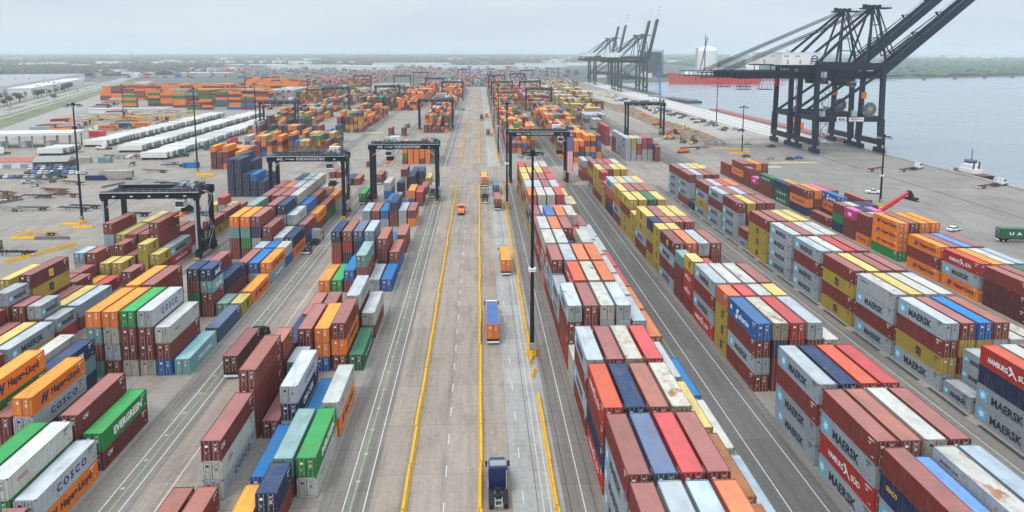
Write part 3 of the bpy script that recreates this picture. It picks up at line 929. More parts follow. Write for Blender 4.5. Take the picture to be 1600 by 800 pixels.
# construction strip
mb = MB(); mb.ngon([(150,405,.016),(192,405,.016),(192,1000,.016),(128,1000,.016),(128,470,.016)])
tag(mb.build('construction_ground', M['g_sand']), kind='structure')
def mound(name, x0, x1, y0, y1, nx, ny, h, mat, seed):
    rnd = random.Random(seed); mb = MB()
    P = [[None]*(ny+1) for _ in range(nx+1)]
    for i in range(nx+1):
        for j in range(ny+1):
            u, v = i/nx, j/ny
            e = math.sin(PI*u)*math.sin(PI*v)**.4
            P[i][j] = (x0+(x1-x0)*u+rnd.uniform(-.8,.8)+4*math.sin(v*9)*(u-.3), y0+(y1-y0)*v+rnd.uniform(-2,2), .02+h*e*(.35+.65*rnd.random()))
    for i in range(nx):
        for j in range(ny): mb.quad(P[i][j], P[i+1][j], P[i+1][j+1], P[i][j+1])
    return tag(mb.build(name, mat), kind='structure')
mound('dirt_ground', 129, 153, 415, 720, 11, 100, 3.2, M['dirt'], 3)
mound('dirt_ground', 128, 142, 690, 900, 6, 50, 2.6, M['dirt'], 4)

# --- the highway and grass on the left, running along direction dv
dv = Vector((-.342, .940, 0)); pv = Vector((.940, .342, 0))
def pd(p, s, z=0): v = pv*p + dv*s; return (v.x, v.y, z)
def dstrip(name, p0, p1, s0, s1, z, mat):
    mb = MB(); mb.quad(pd(p0,s0,z), pd(p1,s0,z), pd(p1,s1,z), pd(p0,s1,z))
    return tag(mb.build(name, mat), kind='structure')
dstrip('service_road', -152, -128, 300, 1500, .01, M['g_asph'])
dstrip('kerb_strip', -153.4, -151.6, 300, 1500, .02, M['dirt'])
dstrip('grass', -172.5, -153.4, 300, 1500, .01, M['grass'])
dstrip('path', -175.5, -172.5, 300, 1500, .014, M['g_sand'])
dstrip('grass', -181, -175.5, 300, 1500, .01, M['grass'])
dstrip('highway', -206, -181, 300, 1900, .012, M['g_asph'])
for k in range(11):
    s0 = 420+k*100
    mb = MB(); ring = []
    for i in range(18):
        a = 2*PI*i/18; ring.append(pd(-193.5+3.2*math.sin(a), s0+42*math.cos(a), .03))
    mb.ngon(ring); tag(mb.build('grass', M['grass']), kind='structure')
dstrip('grass', -216, -206, 300, 1500, .01, M['grass'])
dstrip('car_park_pavement', -262, -216, 300, 1500, .01, M['g_yard'])

# ------------------------------------------------------------------ barriers
def barrier_mesh(L=9.0):
    mb = MB()
    mb.prism([(-.32,0),(.32,0),(.32,.12),(.16,.35),(.12,.86),(-.12,.86),(-.16,.35),(-.32,.12)], -L/2, L/2)
    for x in (-L/2+.6, L/2-.6): mb.box(x-.22, x+.22, -.34, .34, .0, .10)
    me = mb.mesh('barrier', [M['yellow']], recalc=True)
    return me
bar_me = barrier_mesh()
bpos = []
for line, X, ranges in (('left', -9.4, ((48,284),(337,560))), ('centre', 0.0, ((48,284),(332,560))), ('right', 9.2, ((48,108),(119,229),(234,284),(337,560)))):
    n = 0
    for a, b in ranges:
        y = a
        while y + 9.3 <= b + 3:
            n += 1; bpos.append((line, n, X, y+4.65)); y += 9.3
def ordn(n): return ORD[n] if n < len(ORD) else f"{n}{'th' if n%100 in (11,12,13) else {1:'st',2:'nd',3:'rd'}.get(n%10,'th')}"
for line, n, X, y in bpos:
    o = link_mesh('road_barrier', bar_me, None, (X+random.uniform(-.12,.12), y, 0), PI/2+random.uniform(-.012,.012))
    tag(o, f"yellow concrete barrier, {ordn(n)} from the front in the {line} barrier line", 'barrier', 'yellow barriers along the central lanes')

# ------------------------------------------------------------------ light masts
def light_mast(loc, h, label, base=True, dark=True):
    t = empty('light_mast', loc); tag(t, label, 'light mast', 'tall light masts in the yard')
    mt = M['rtg'] if dark else M['crane_lt']
    mb = MB(); mb.cyl((0,0,.8 if base else 0), (0,0,h-1), .40, .20, 14, 0); mb.cyl((0,0,.8),(0,0,2.6),.55,.46,14,0)
    mb.box(-.5,.5,-.75,-.45,1.5,2.6,1)
    mb.build('pole', [mt, M['grey']], t)
    mb = MB()
    for z in (h*.42, h*.42+.35): mb.cyl((0,0,z),(0,0,z+.22),.72,.72,14,0)
    mb.build('collar', M['white'], t)
    mb = MB(); R_ = 2.0; n = 20
    for i in range(n):
        a, b = 2*PI*i/n, 2*PI*(i+1)/n
        mb.beam((R_*math.cos(a),R_*math.sin(a),h-.7),(R_*math.cos(b),R_*math.sin(b),h-.7),.14,.14)
    for i in range(6):
        a = 2*PI*i/6; mb.beam((0,0,h-.5),(R_*math.cos(a),R_*math.sin(a),h-.7),.12,.12)
    mb.cyl((0,0,h-1.1),(0,0,h),.55,.4,12)
    mb.build('lamp_ring', mt, t)
    for i in range(8):
        a = 2*PI*(i+.5)/8; mb = MB()
        mb.box(-.42,.42,-.32,.32,h-1.35,h-.85,0); mb.box(-.34,.34,-.26,.26,h-1.38,h-1.352,1)
        mb.build('floodlight', [M['grey'], M['glass']], t, (R_*1.12*math.cos(a), R_*1.12*math.sin(a), 0), a)
    if base:
        mb = MB(); mb.cyl((0,0,0),(0,0,1.35),1.05,.95,8,0)
        mb.build('foot', M['yellow'], t)
    return t
masts = [(9.4,118.8,38,'black light mast on yellow foot, nearest of all masts'),
 (9.7,237.5,38,'black light mast on yellow foot, second along the right barrier line'),
 (10.0,356,39,'light mast, third along the right barrier line beyond the cross road'),
 (10.3,475,39,'light mast, fourth along the right barrier line'),
 (10.5,594,39,'light mast, fifth along the right barrier line'),(10.7,713,39,'light mast, sixth along the right barrier line'),(10.9,832,39,'light mast, seventh along the right barrier line'),
 (-128.6,222.6,39.3,'black light mast on open apron beside yellow blocks at far left'),
 (-128.2,313.4,39.3,'black light mast on yellow blocks beside the blue generator box'),
 (-128.4,398.3,37.6,'black light mast beside the front ends of the white reefers'),
 (-128.6,520,38,'black light mast behind the reefer lines, next to grey container stack'),
 (144.3,234.8,26,'black light mast beside the white pickup and red reach stacker'),
 (142.8,361.5,26.5,'black light mast on yellow blocks beside the lime green car'),
 (181,511,46,'tall light mast on the quay between the parked car rows'),
 (-215,640,38,'thin light mast in front of the crosswise container depot'),
 (-285,560,30,'thin light mast beside the yellow equipment row'),
 (-748,1521,55,'very tall pale tower mast among the far left trees')]
for x, y, h, lb in masts: light_mast((x,y,0), h, lb, base=(x > -700))
# yellow blocks round the feet
def block(x, y, rz, L, label, mat='yellow', w=.8, h=.8, name='concrete_block', z=0):
    mb = MB(); mb.prism([(-w/2,0),(w/2,0),(w/2,h*.25),(w*.22,h*.55),(w*.18,h),(-w*.18,h),(-w*.22,h*.55),(-w/2,h*.25)], -L/2, L/2)
    return tag(mb.build(name, M[mat], None, (x,y,z), rz), label, 'concrete block', 'loose concrete barriers on the aprons')
block(-131.5,221.5,0,6,'yellow block left of the far left mast foot'); block(-125.5,217,0,6.5,'yellow block in front of the far left mast foot')
block(-135.5,204.8,0,7.5,'yellow block under the front end of the yellow chassis'); block(-126.8,203.8,0,10,'dark block in front of the yellow chassis wheels','darkconc')
block(-122.6,184.4,1.13,9.5,'near half of the long slanted yellow rail of blocks','yellow'); block(-118.6,193.3,1.13,9.5,'far half of the long slanted yellow rail of blocks','yellow')
block(-165.5,267,1.0,11,'dark block beside the blue chassis at far left','darkconc'); block(-174,256,1.0,10,'dark block left of the blue chassis','darkconc')
block(-152,287,1.2,11,'dark block near the rusty chassis heap','darkconc'); block(-105,222,1.2,11,'dark block behind the left yard gantry','darkconc')
block(-100,236,1.2,10,'dark block beyond the left yard gantry, far one','darkconc')
block(-124,311,0,7,'yellow block at the mast foot by the generator box'); block(-120,303,1.2,12,'yellow block slanting away from the generator mast')
block(140,364,0,6,'yellow block at the foot of the quayside mast'); block(147,368,0,6,'yellow block right of the quayside mast foot')
for k in range(7): block(136.5+k*2.6, 384-k*.9, 0, 2.4, f'{ORD[k+1]} small yellow block along the fenced equipment pen','yellow')
for k in range(6): block(8.9+(.4*(k%2)), 110.5+k*1.7 if k<2 else 113+k*1.4, PI/2, 1.2, f'{ORD[k+1]} short yellow post block around the nearest mast foot','yellow', .5, .9)

# ------------------------------------------------------------------ vehicles
def wheel(parent, x, y, r, w, name='wheel', dual=False):
    t = MB(); t.cyl((x-w/2,y,r),(x+w/2,y,r),r,r,16,0); o = t.build(name, M['black'], parent)
    h = MB(); sx = 1 if x > 0 else -1
    h.cyl((x+sx*w/2-sx*.02,y,r),(x+sx*(w/2+.02),y,r),r*.55,r*.5,12,0); h.build('rim', M['steel'], o)
    return o
def tractor(loc, rz, body, label, sleeper=True, day=False, name='tractor_truck'):
    """front towards +y"""
    t = empty(name, loc, rz); tag(t, label, 'truck')
    c = M[body]
    mb = MB()                                                  # hood + cab
    mb.prism([(4.2,.75),(6.35,.75),(6.45,1.25),(6.25,1.75),(4.2,2.05)], -1.0, 1.0)
    mb.prism([(2.4,.8),(4.25,.8),(4.25,2.0),(3.85,2.95),(3.55,3.1),(2.4,3.15)], -1.15, 1.15)
    mb.build('cab', c, t)
    if sleeper:
        mb = MB(); mb.prism([(.6,1.0),(2.4,1.0),(2.4,3.2),(2.15,3.75),(.6,3.8)], -1.2, 1.2); mb.build('sleeper', c, t)
        mb = MB(); mb.prism([(1.0,3.7),(2.9,3.05),(3.2,3.1),(2.1,3.95),(1.0,3.95)], -1.02, 1.02)
        mb.build('roof_fairing', M['grey'] if body == 'bluetruck' else c, t)
    mb = MB(); mb.quad((-.98,4.262,2.06),(.98,4.262,2.06),(.92,3.90,2.90),(-.92,3.90,2.90)); mb.build('windscreen', M['glass'], t)
    for sx in (-1, 1):
        mb = MB(); x = sx*1.16; mb.quad((x,2.75,1.95),(x,4.05,1.95),(x,3.8,2.75),(x,2.75,2.75)); mb.build('side_window', M['glass'], t)
        mb = MB(); mb.box(sx*1.45-.12, sx*1.45+.12, 3.95, 4.08, 1.9, 2.65); mb.beam((sx*1.15,4,2.4),(sx*1.45,4,2.4),.05,.05); mb.build('mirror', M['black'], t)
        mb = MB(); mb.cyl((sx*1.0,1.2,.75),(sx*1.0,2.6,.75),.32,.32,12); mb.build('fuel_tank', M['steel'], t)
        mb = MB(); mb.box(sx*.75-.2, sx*.75+.2, 6.42, 6.5, 1.0, 1.25); mb.build('headlight', M['white'], t)
    mb = MB(); mb.cyl((1.05,.45,.8),(1.05,.45,3.6),.09,.09,8); mb.build('exhaust', M['steel'], t)
    mb = MB()
    for sx in (-1,1): mb.box(sx*.42-.06, sx*.42+.06, -2.3, 6.2, .62, .9)
    for y in (-2.2,-1.2,-.2,.5,3.0,5.0): mb.box(-.42,.42,y-.06,y+.06,.66,.84)
    mb.box(-1.1,1.1,6.2,6.55,.42,.78); mb.build('frame', M['crane_lt'] if body == 'bluetruck' else M['black'], t)
    mb = MB(); mb.cyl((0,-.6,.95),(0,-.6,1.12),.5,.5,14); mb.box(-.4,.4,.1,.55,1.0,1.35,0); mb.build('fifth_wheel', M['black'], t)
    for sx in (-1,1):
        for y in (-1.5,.0): wheel(t, sx*.92, y-.0, .5, .52)
        wheel(t, sx*1.02, 5.1, .5, .3)
        mb = MB(); mb.prism([(-2.25,.95),(-2.0,1.12),(.5,1.12),(.7,.95),(.5,1.06),(-2.0,1.06)], sx*.92-.3, sx*.92+.3); mb.build('mudguard', M['yellow_pale'] if body == 'bluetruck' and y > 9 else M['black'], t)
    return t
def chassis(loc, rz, mat, label, L=12.3, group='empty container chassis'):
    """deck at 1.25 m, tail at -L/2, kingpin end +L/2"""
    t = empty('container_chassis', loc, rz); tag(t, label, 'trailer', group)
    mb = MB()
    for sx in (-1,1): mb.box(sx*.55-.08, sx*.55+.08, -L/2, L/2, .95, 1.25)
    for y in (-L/2+.1,-L/4,0,L/4,L/2-.1): mb.box(-1.2,1.2,y-.1,y+.1,1.0,1.24)
    mb.build('frame', M[mat], t)
    mb = MB()
    for sx in (-1,1): mb.beam((sx*.7,L*.24,.05),(sx*.7,L*.24,1.1),.14,.14)
    mb.build('landing_leg', M[mat], t)
    for sx in (-1,1):
        for y in (-L/2+1.2,-L/2+2.5): wheel(t, sx*.88, y, .5, .5)
    mb = MB(); mb.box(-1.15,1.15,-L/2-.05,-L/2+.02,.5,.85); mb.build('rear_bumper', M['white'], t)
    return t
def rig(x, y, code, body, label_t, label_c, label_k, rz=0.0, sleeper=False, box=True, L=12.19):
    """truck driving along its local +y pulling a chassis with a container"""
    d = Vector((-math.sin(rz), math.cos(rz), 0)); p = Vector((x, y, 0))
    chassis(tuple(p), rz, 'black', label_c, group='chassis pulled by trucks')
    q = p + d*(L/2-.2); tractor(tuple(q), rz, body, label_t, sleeper)
    if box: make_container(code, L, 2.9, (x, y, 1.26), rz, label_k, 'containers riding on trucks')
tractor((2.1,78.4,0), 0, 'bluetruck', 'navy truck without trailer driving away at the bottom edge of the picture', True)
rig(2.4,129.5,'X','white','white truck carrying the orange container with the blue roof','chassis under the orange container with the blue roof','orange container with blue roof riding in the lane beside the centre barrier')
rig(6.4,169.5,'o','orange','orange truck in the pale lane hauling an all orange container','chassis under the all orange container in the pale lane','all orange container riding in the pale lane behind the nearest mast')
tractor((-6.3,234,0), PI, 'orange', 'orange truck without trailer driving towards the viewer between barriers', False)
rig(1.95,283,'o','orange','dark truck at the cross road hauling a plain orange container','chassis under the orange container at the cross road','orange container on a truck entering the cross road')
chassis((2.0,251,0), 0,'black','empty black chassis in the lane beside the centre barrier',group='chassis pulled by trucks'); tractor((2.0,256.5,0),0,'grey','grey truck pulling the empty chassis beside the centre barrier',False)
rig(6.4,240,'m','grey','grey truck hauling a maroon container left of the second mast','chassis under the maroon container left of the second mast','maroon container riding left of the second mast')
rig(6.4,265,'z','grey','grey truck hauling a slate blue container left of the second mast','chassis under the slate blue container','slate blue container riding ahead of the maroon one')
rig(-42.2,118,'d','black','black truck parked under a dark maroon container left of block one','chassis under the dark maroon container beside left block one','dark maroon container on a chassis beside left block one')
chassis((-47.6,190,0),0,'black','empty black chassis waiting beside left block two',group='chassis pulled by trucks'); tractor((-47.6,195.5,0),0,'grey','grey truck with empty chassis beside left block two',True)
rig(-42.6,252,'E','grey','grey truck hauling the green lettered container past left block two','chassis under the green lettered container on the road','green white-lettered container riding on the road past left block two')
rig(-17.9,262,'w','white','white truck under the second lettered gantry','chassis under the second lettered gantry','white container riding under the second lettered gantry', box=False)
rig(-42,290,'k','grey','grey truck waiting at the cross road with a brown container','chassis under the brown container at the cross road','brown container on a chassis waiting at the cross road')
rig(6.0,455,'m','grey','grey truck far down the pale lane with a maroon container','chassis far down the pale lane','maroon container riding far down the pale lane')
rig(2.0,560,'n','grey','grey truck far down with a navy container','chassis under the far navy container','navy container riding far down the centre lane')
rig(6.3,580,'o','grey','grey truck far down with an orange container','chassis under the far orange container','orange container riding far down the pale lane')
rig(-20,655,'w','white','white truck crossing the road far away','flat chassis crossing the road far away','white container crossing far away', rz=-PI/2, box=False)
rig(66,590,'r','grey','grey truck crossing behind right block two','chassis crossing behind right block two','red container crossing behind right block two', rz=PI/2)
rig(157.6,187,'U','white','white truck at the right picture edge','rust-red chassis at the right picture edge','green white-lettered container on a truck at the right picture edge', rz=-1.75)
for i, (x, y, rz, lb) in enumerate(((186,308,-1.05,'nearest the big cranes'),(200,306,-1.05,'middle one on the quay'),(208.5,266,-1.15,'beside the tug boat'))):
    d = Vector((-math.sin(rz), math.cos(rz), 0)); chassis((x,y,0), rz, 'brownmetal', f'long rust-red flatbed trailer on the quay, {lb}', 12.5, 'rust-red flatbeds on the quay')
    if i: tractor(tuple(Vector((x,y,0))+d*6.2), rz, 'white', f'white tractor of the rust-red flatbed, {lb}', False)
# left yard trucks
tractor((-184,305.5,0), PI/2, 'greentruck', 'dark green tractor parked alone on the left apron', True)
tractor((-257,380,0), 2.0, 'white', 'white tractor by the gate shed at far left', True)
for i, (x, y, code, tr) in enumerate(((-262,494,'H','white'),(-247,510,'H','greentruck'),(-232,524,'D','grey'))):
    rig(x, y, code, tr, f'{tr.replace("truck","")} tractor, {ORD[i+1]} of the queue beside the yellow frames', f'chassis {ORD[i+1]} in the queue beside the yellow frames', f'{CT[code][4]} container {ORD[i+1]} in the queue beside the yellow frames', rz=PI/2+.35, sleeper=True)
for i, (x, y) in enumerate(((-212,397),(-157,368),(-150,392),(-146,418))):
    tractor((x,y,0), PI/2, ('white','greentruck','greentruck','red')[i], f'{("white","teal","teal","red")[i]} yard tractor in front of reefer line, {ORD[i+1]} from left', True)

# parked empty chassis on the left apron
for i, (x, y, rz, mt, lb) in enumerate(((-169,276,1.35,'brownmetal','rusty chassis heap, long one'),(-166,272,1.2,'brownmetal','rusty chassis heap, shorter one'),(-178,262,1.35,'brownmetal','rusty chassis at far left edge'),
    (-168,264,1.5,'bluetruck','blue chassis beside dark blocks'),(-157,243,1.5,'greentruck','green chassis on the open apron'),(-133.5,208.5,1.55,'yellow','yellow chassis behind the yellow block'),
    (-127,187.5,1.5,'black','black chassis beside the slanted yellow rail'),(-97,233,1.35,'bluetruck','blue chassis seen through the left gantry'),(-188,272,1.3,'brownmetal','red-brown chassis cut by the picture edge'),
    (-130,287,1.3,'black','black chassis behind the left gantry machinery'),(-120,289,1.2,'blue','light blue chassis behind the left gantry machinery'),(-140,245,1.4,'darksteel','dark chassis near the far left mast'))):
    chassis((x,y,0), rz, mt, f'{lb}', 11.5)
for i in range(10): chassis((-196+i*3.1,364,0), .25, ('brownmetal','brownmetal','grey','grey','white')[i%5], f'{ORD[i+1]} chassis from the left in the slanted row before the reefers', 9, 'slanted row of parked chassis')
for i in range(22):
    x = random.uniform(-205,-112); y = random.uniform(232,345)
    if abs(x+160) < 14 and abs(y-300) < 8: continue
    chassis((x,y,0), random.choice((1.35,1.2,1.5,.3)), random.choice(('brownmetal','black','blue','darksteel','grey')), f'empty chassis, {ordn(i+1)} of those scattered over the left apron', random.choice((8,11,12)), 'chassis scattered over the left apron')
make_container('m', 6.06, 2.6, (-137.5,193,0), PI/2, 'maroon container standing alone at the far left picture edge')
make_container('y', 12.19, 2.6, (-110.5,165,0), 0, 'yellow container alone left of block three')
make_container('m', 12.19, 2.6, (-103.5,160,0), 0, 'brown-red container on the ground behind the yellow one left of block three')
make_container('w', 12.19, 2.9, (-157,301,1.2), PI/2, 'white box trailer body parked behind the blue generator')
chassis((-157,301,0), PI/2, 'grey', 'grey chassis under the lone white box trailer')
make_container('w', 12.19, 2.9, (-201,349,0), PI/2, 'white box standing beside the red-roofed workshop'); make_container('t', 6.06, 2.9, (-188,349,0), PI/2, 'teal box beside the red-roofed workshop')
def generator(loc, mat, label, L=6, W=2.3, H=2.2):
    t = empty('generator_box', loc); tag(t, label, 'generator')
    mb = MB(); mb.box(-L/2,L/2,-W/2,W/2,.15,H); mb.box(-L/2+.2,L/2-.2,-W/2+.2,W/2-.2,0,.15,1); mb.build('housing', [M[mat], M['black']], t)
    mb = MB()
    for k in range(5): mb.box(-L/2+.5+k*.35,-L/2+.7+k*.35,-W/2-.02,-W/2-.002,.6,H-.4)
    mb.build('grille', M['black'], t)
    mb = MB(); mb.cyl((L*.2,0,H),(L*.2,0,H+1.4),.14,.14,8); mb.cyl((L*.3,0,H),(L*.3,0,H+1.9),.1,.1,8); mb.build('exhaust', M['darksteel'], t)
generator((-166.2,300.5,0),'bluetruck','navy generator box in front of the lone white trailer',8.3)
generator((-138.5,331.5,0),'blue','bright blue generator box left of the mast',7.2,2.4,2.6)

# ------------------------------------------------------------------ reefer trailers
def reefer():
    t = empty('reefer_trailer')
    mb = MB(); mb.box(-6.6,6.6,-1.22,1.22,1.25,4.1)
    for k in range(20): mb.box(-6.3+k*.66,-6.24+k*.66,-1.232,-1.222,1.4,3.95)
    mb.build('box', M['reefer'], t)
    mb = MB(); mb.box(6.602,6.95,-1.1,1.1,1.45,3.9); mb.cyl((6.95,-.45,3.0),(6.98,-.45,3.0),.34,.34,12,1); mb.cyl((6.95,.45,3.0),(6.98,.45,3.0),.34,.34,12,1); mb.box(6.95,6.98,-.8,.8,1.6,2.3,1)
    mb.build('cooling_unit', [M['reefer2'], M['black']], t)
    mb = MB()
    for s in (-1,1): mb.box(-6.5,6.5,s*.5-.08,s*.5+.08,.95,1.25)
    for x in (-5.4,-4.2): mb.cyl((x,-1.15,.5),(x,1.15,.5),.5,.5,12)
    mb.box(3.6,3.8,-1,1,0,.95)
    mb.build('chassis', M['black'], t)
    return t
M['reefer_b'] = plain('reefer_white_dull', (.48,.49,.46), .6, 0, .15, .5)
rf = reefer()
rp = []
for ln, x, ys in (('left',-229.5,[375.5+3.3*i for i in range(5)]+[409+3.35*i for i in range(56)]), ('middle',-193.4,[385.5+3.35*i for i in range(66)]), ('right',-166.4,[357+3.35*i for i in range(58)])):
    for i, y in enumerate(ys): rp.append((ln, i+1, x+ (5.5 if ln == 'left' and i > 4 else 0) + random.uniform(-1.1,1.1), y+random.uniform(-.2,.2)))
rf2 = copy_tree(rf)
for ch in rf2.children:
    if ch.name.startswith('box'):
        ch.data = ch.data.copy(); ch.data.materials[0] = M['reefer_b']
for k, (ln, i, x, y) in enumerate(rp):
    o = rf if k == 0 else (rf2 if k == 1 else copy_tree(random.choice((rf, rf, rf2))))
    o.location = (x, y, 0)
    o['label'] = f"white reefer trailer, {ordn(i)} from the front of the {ln} reefer line"; o['category'] = 'trailer'; o['group'] = 'white reefer trailers parked side by side in three lines'

# ------------------------------------------------------------------ cars
def car(loc, rz, col, label, pickup=False, group=None):
    t = empty('pickup_truck' if pickup else 'parked_car', loc, rz); tag(t, label, 'car', group)
    m = M[col]
    mb = MB()
    if pickup:
        mb.prism([(-2.7,.45),(2.7,.45),(2.75,1.0),(1.5,1.15),(-.9,1.15),(-.9,1.1),(-2.7,1.1)], -.95, .95)
    else:
        mb.prism([(-2.2,.4),(2.2,.4),(2.3,.8),(1.1,.98),(-1.9,1.05),(-2.25,.9)], -.9, .9)
    mb.build('body', m, t)
    mb = MB()
    a = (-.9, .95, 1.45, 1.75) if pickup else (-1.8, 1.1, 1.35, 1.45)
    mb.prism([(a[0],1.0),(a[1]+.3,1.0),(a[1]-.45,a[3]),(a[0]+.3,a[3])], -.78, .78); mb.build('windows', M['glass'], t)
    mb = MB(); mb.box(-.76,.76,a[0]+.32,a[1]-.5,a[3]+.004,a[3]+.05); mb.build('roof', m, t)
    for sx in (-1,1):
        for y in (-1.45,1.45):
            w = MB(); w.cyl((sx*.86-.11,y,.34),(sx*.86+.11,y,.34),.34,.34,12); w.build('wheel', M['black'], t)
    return t
M['silver'] = plain('silver_car_paint', (.42,.43,.45), .3); M['darkcar'] = plain('dark_car_paint', (.04,.045,.05), .3); M['bluecar'] = plain('blue_car_paint', (.05,.12,.35), .3)
car((154.5,256.5,0), -1.9, 'white', 'white pickup driving past the quayside mast', True)
car((161,399.5,0), -1.5, 'lime', 'lime green car by the quayside mast'); car((170.5,388,0), -1.4, 'darkcar', 'dark car right of the lime green one', True)
car((-191,294.5,0), -1.2, 'silver', 'silver pickup nearest on the left apron', True); car((-205,353,0), -1.5, 'white', 'white pickup beside the teal box', True)
car((143,205,0), -1.2, 'white', 'white car behind orange stacks of the quayside block'); car((147,200,0), -1.2, 'white', 'second white car behind the orange stacks')
car((151,344,0), -1.5, 'silver', 'silver car behind the far maroon stack'); car((160,341,0), -1.5, 'darkcar', 'dark car behind the far maroon stack'); car((166,344,0), -1.5, 'blue', 'blue car right of the dark ones'); car((141,351,0), -1.5, 'darkcar', 'dark car beside the mast blocks')
n = 0
for r_, x in enumerate((172.5, 178.5, 184)):
    for k in range(18):
        y = 470+k*11.5+random.uniform(-3,3)
        if random.random() < .28: continue
        n += 1; c_ = random.choice(('silver','white','darkcar','darkcar','bluecar'))
        car((x+random.uniform(-.5,.5)-k*.45,y,0), -PI/2+.15, c_, f"{c_.replace('car','') if c_ != 'silver' else 'silver'} car, {ordn(n)} counting away along the quay parking rows", n % 3 == 0, 'cars parked in rows on the quay')
n = 0
for r_, (x0, y0) in enumerate(((-206,318),(-207,308),(-212,330))):
    for k in range(10 if r_ < 2 else 8):
        n += 1; c_ = random.choice(('bluecar','darkcar','white','silver','bluecar'))
        car((x0+k*2.9 - (10 if r_ == 1 else 0), y0+random.uniform(-.4,.4)-k*.2,0), .3, c_, f"car {ordn(n)} in the packed rows by the red-roofed workshop", False, 'cars packed by the red-roofed workshop')
n = 0
for k in range(46):
    s = 480+random.uniform(0,560); p = random.uniform(-256,-220); v = pd(p, s); n += 1
    if k < 26: car(v, random.choice((.35,.35+PI/2)), random.choice(('white','silver','darkcar','red','bluecar')), f"small vehicle, {ordn(n)} in the far left car park beyond the highway", False, 'vehicles in the far left car park')
for i, s in enumerate((560,760,830,1010,1180)): car(pd(-186 if i%2 else -201, s), .35, ('silver','white','orange','white','darkcar')[i], f"{('silver','white','orange','white','dark')[i]} car on the far left highway, {ORD[i+1]} from the front")

# more parked trailers and boxes between the gate and the depot
M['box_dirty'] = plain('trailer_box_dirty_white', (.45,.45,.43), .7)
def box_trailer_mesh(side, L=12.2):
    mb = MB(); mb.box(-1.22,1.22,-L/2,L/2,1.25,4.0,0)
    for s in (-1,1): mb.box(s*.5-.08,s*.5+.08,-L/2,L/2,.95,1.25,1)
    for y in (-L/2+1.1,-L/2+2.4): mb.cyl((-1.1,y,.5),(1.1,y,.5),.5,.5,10,1)
    mb.box(-.8,-.6,L*.3,L*.33,0,1,1); mb.box(.6,.8,L*.3,L*.33,0,1,1)
    return mb.mesh('box_trailer', [side, M['black']], recalc=True)
btm = [box_trailer_mesh(M['box_dirty']), box_trailer_mesh(PAINT['o']), box_trailer_mesh(PAINT['m']), box_trailer_mesh(PAINT['n']), box_trailer_mesh(PAINT['g'])]
n = 0
for row, (p_, s0, cnt, rzj) in enumerate(((-118,560,16,.35),(-104,545,16,.35),(-90,640,14,.35),(-112,760,12,1.9),(-70,560,8,.35))):
    for k in range(cnt):
        if random.random() < .2: continue
        n += 1; v = pd(p_+random.uniform(-2,2), s0+k*(4.6 if rzj < 1 else 14)+random.uniform(-.6,.6)); q = random.choice((0,0,1,2,3,4))
        o = link_mesh('box_trailer', btm[q], None, v, rzj+random.uniform(-.06,.06)-PI/2*(rzj<1))
        tag(o, f"{('dull white','orange','maroon','navy','grey')[q]} box trailer, {ordn(n)} from the front in the far left trailer rows", 'trailer', 'parked trailers in the far left rows')
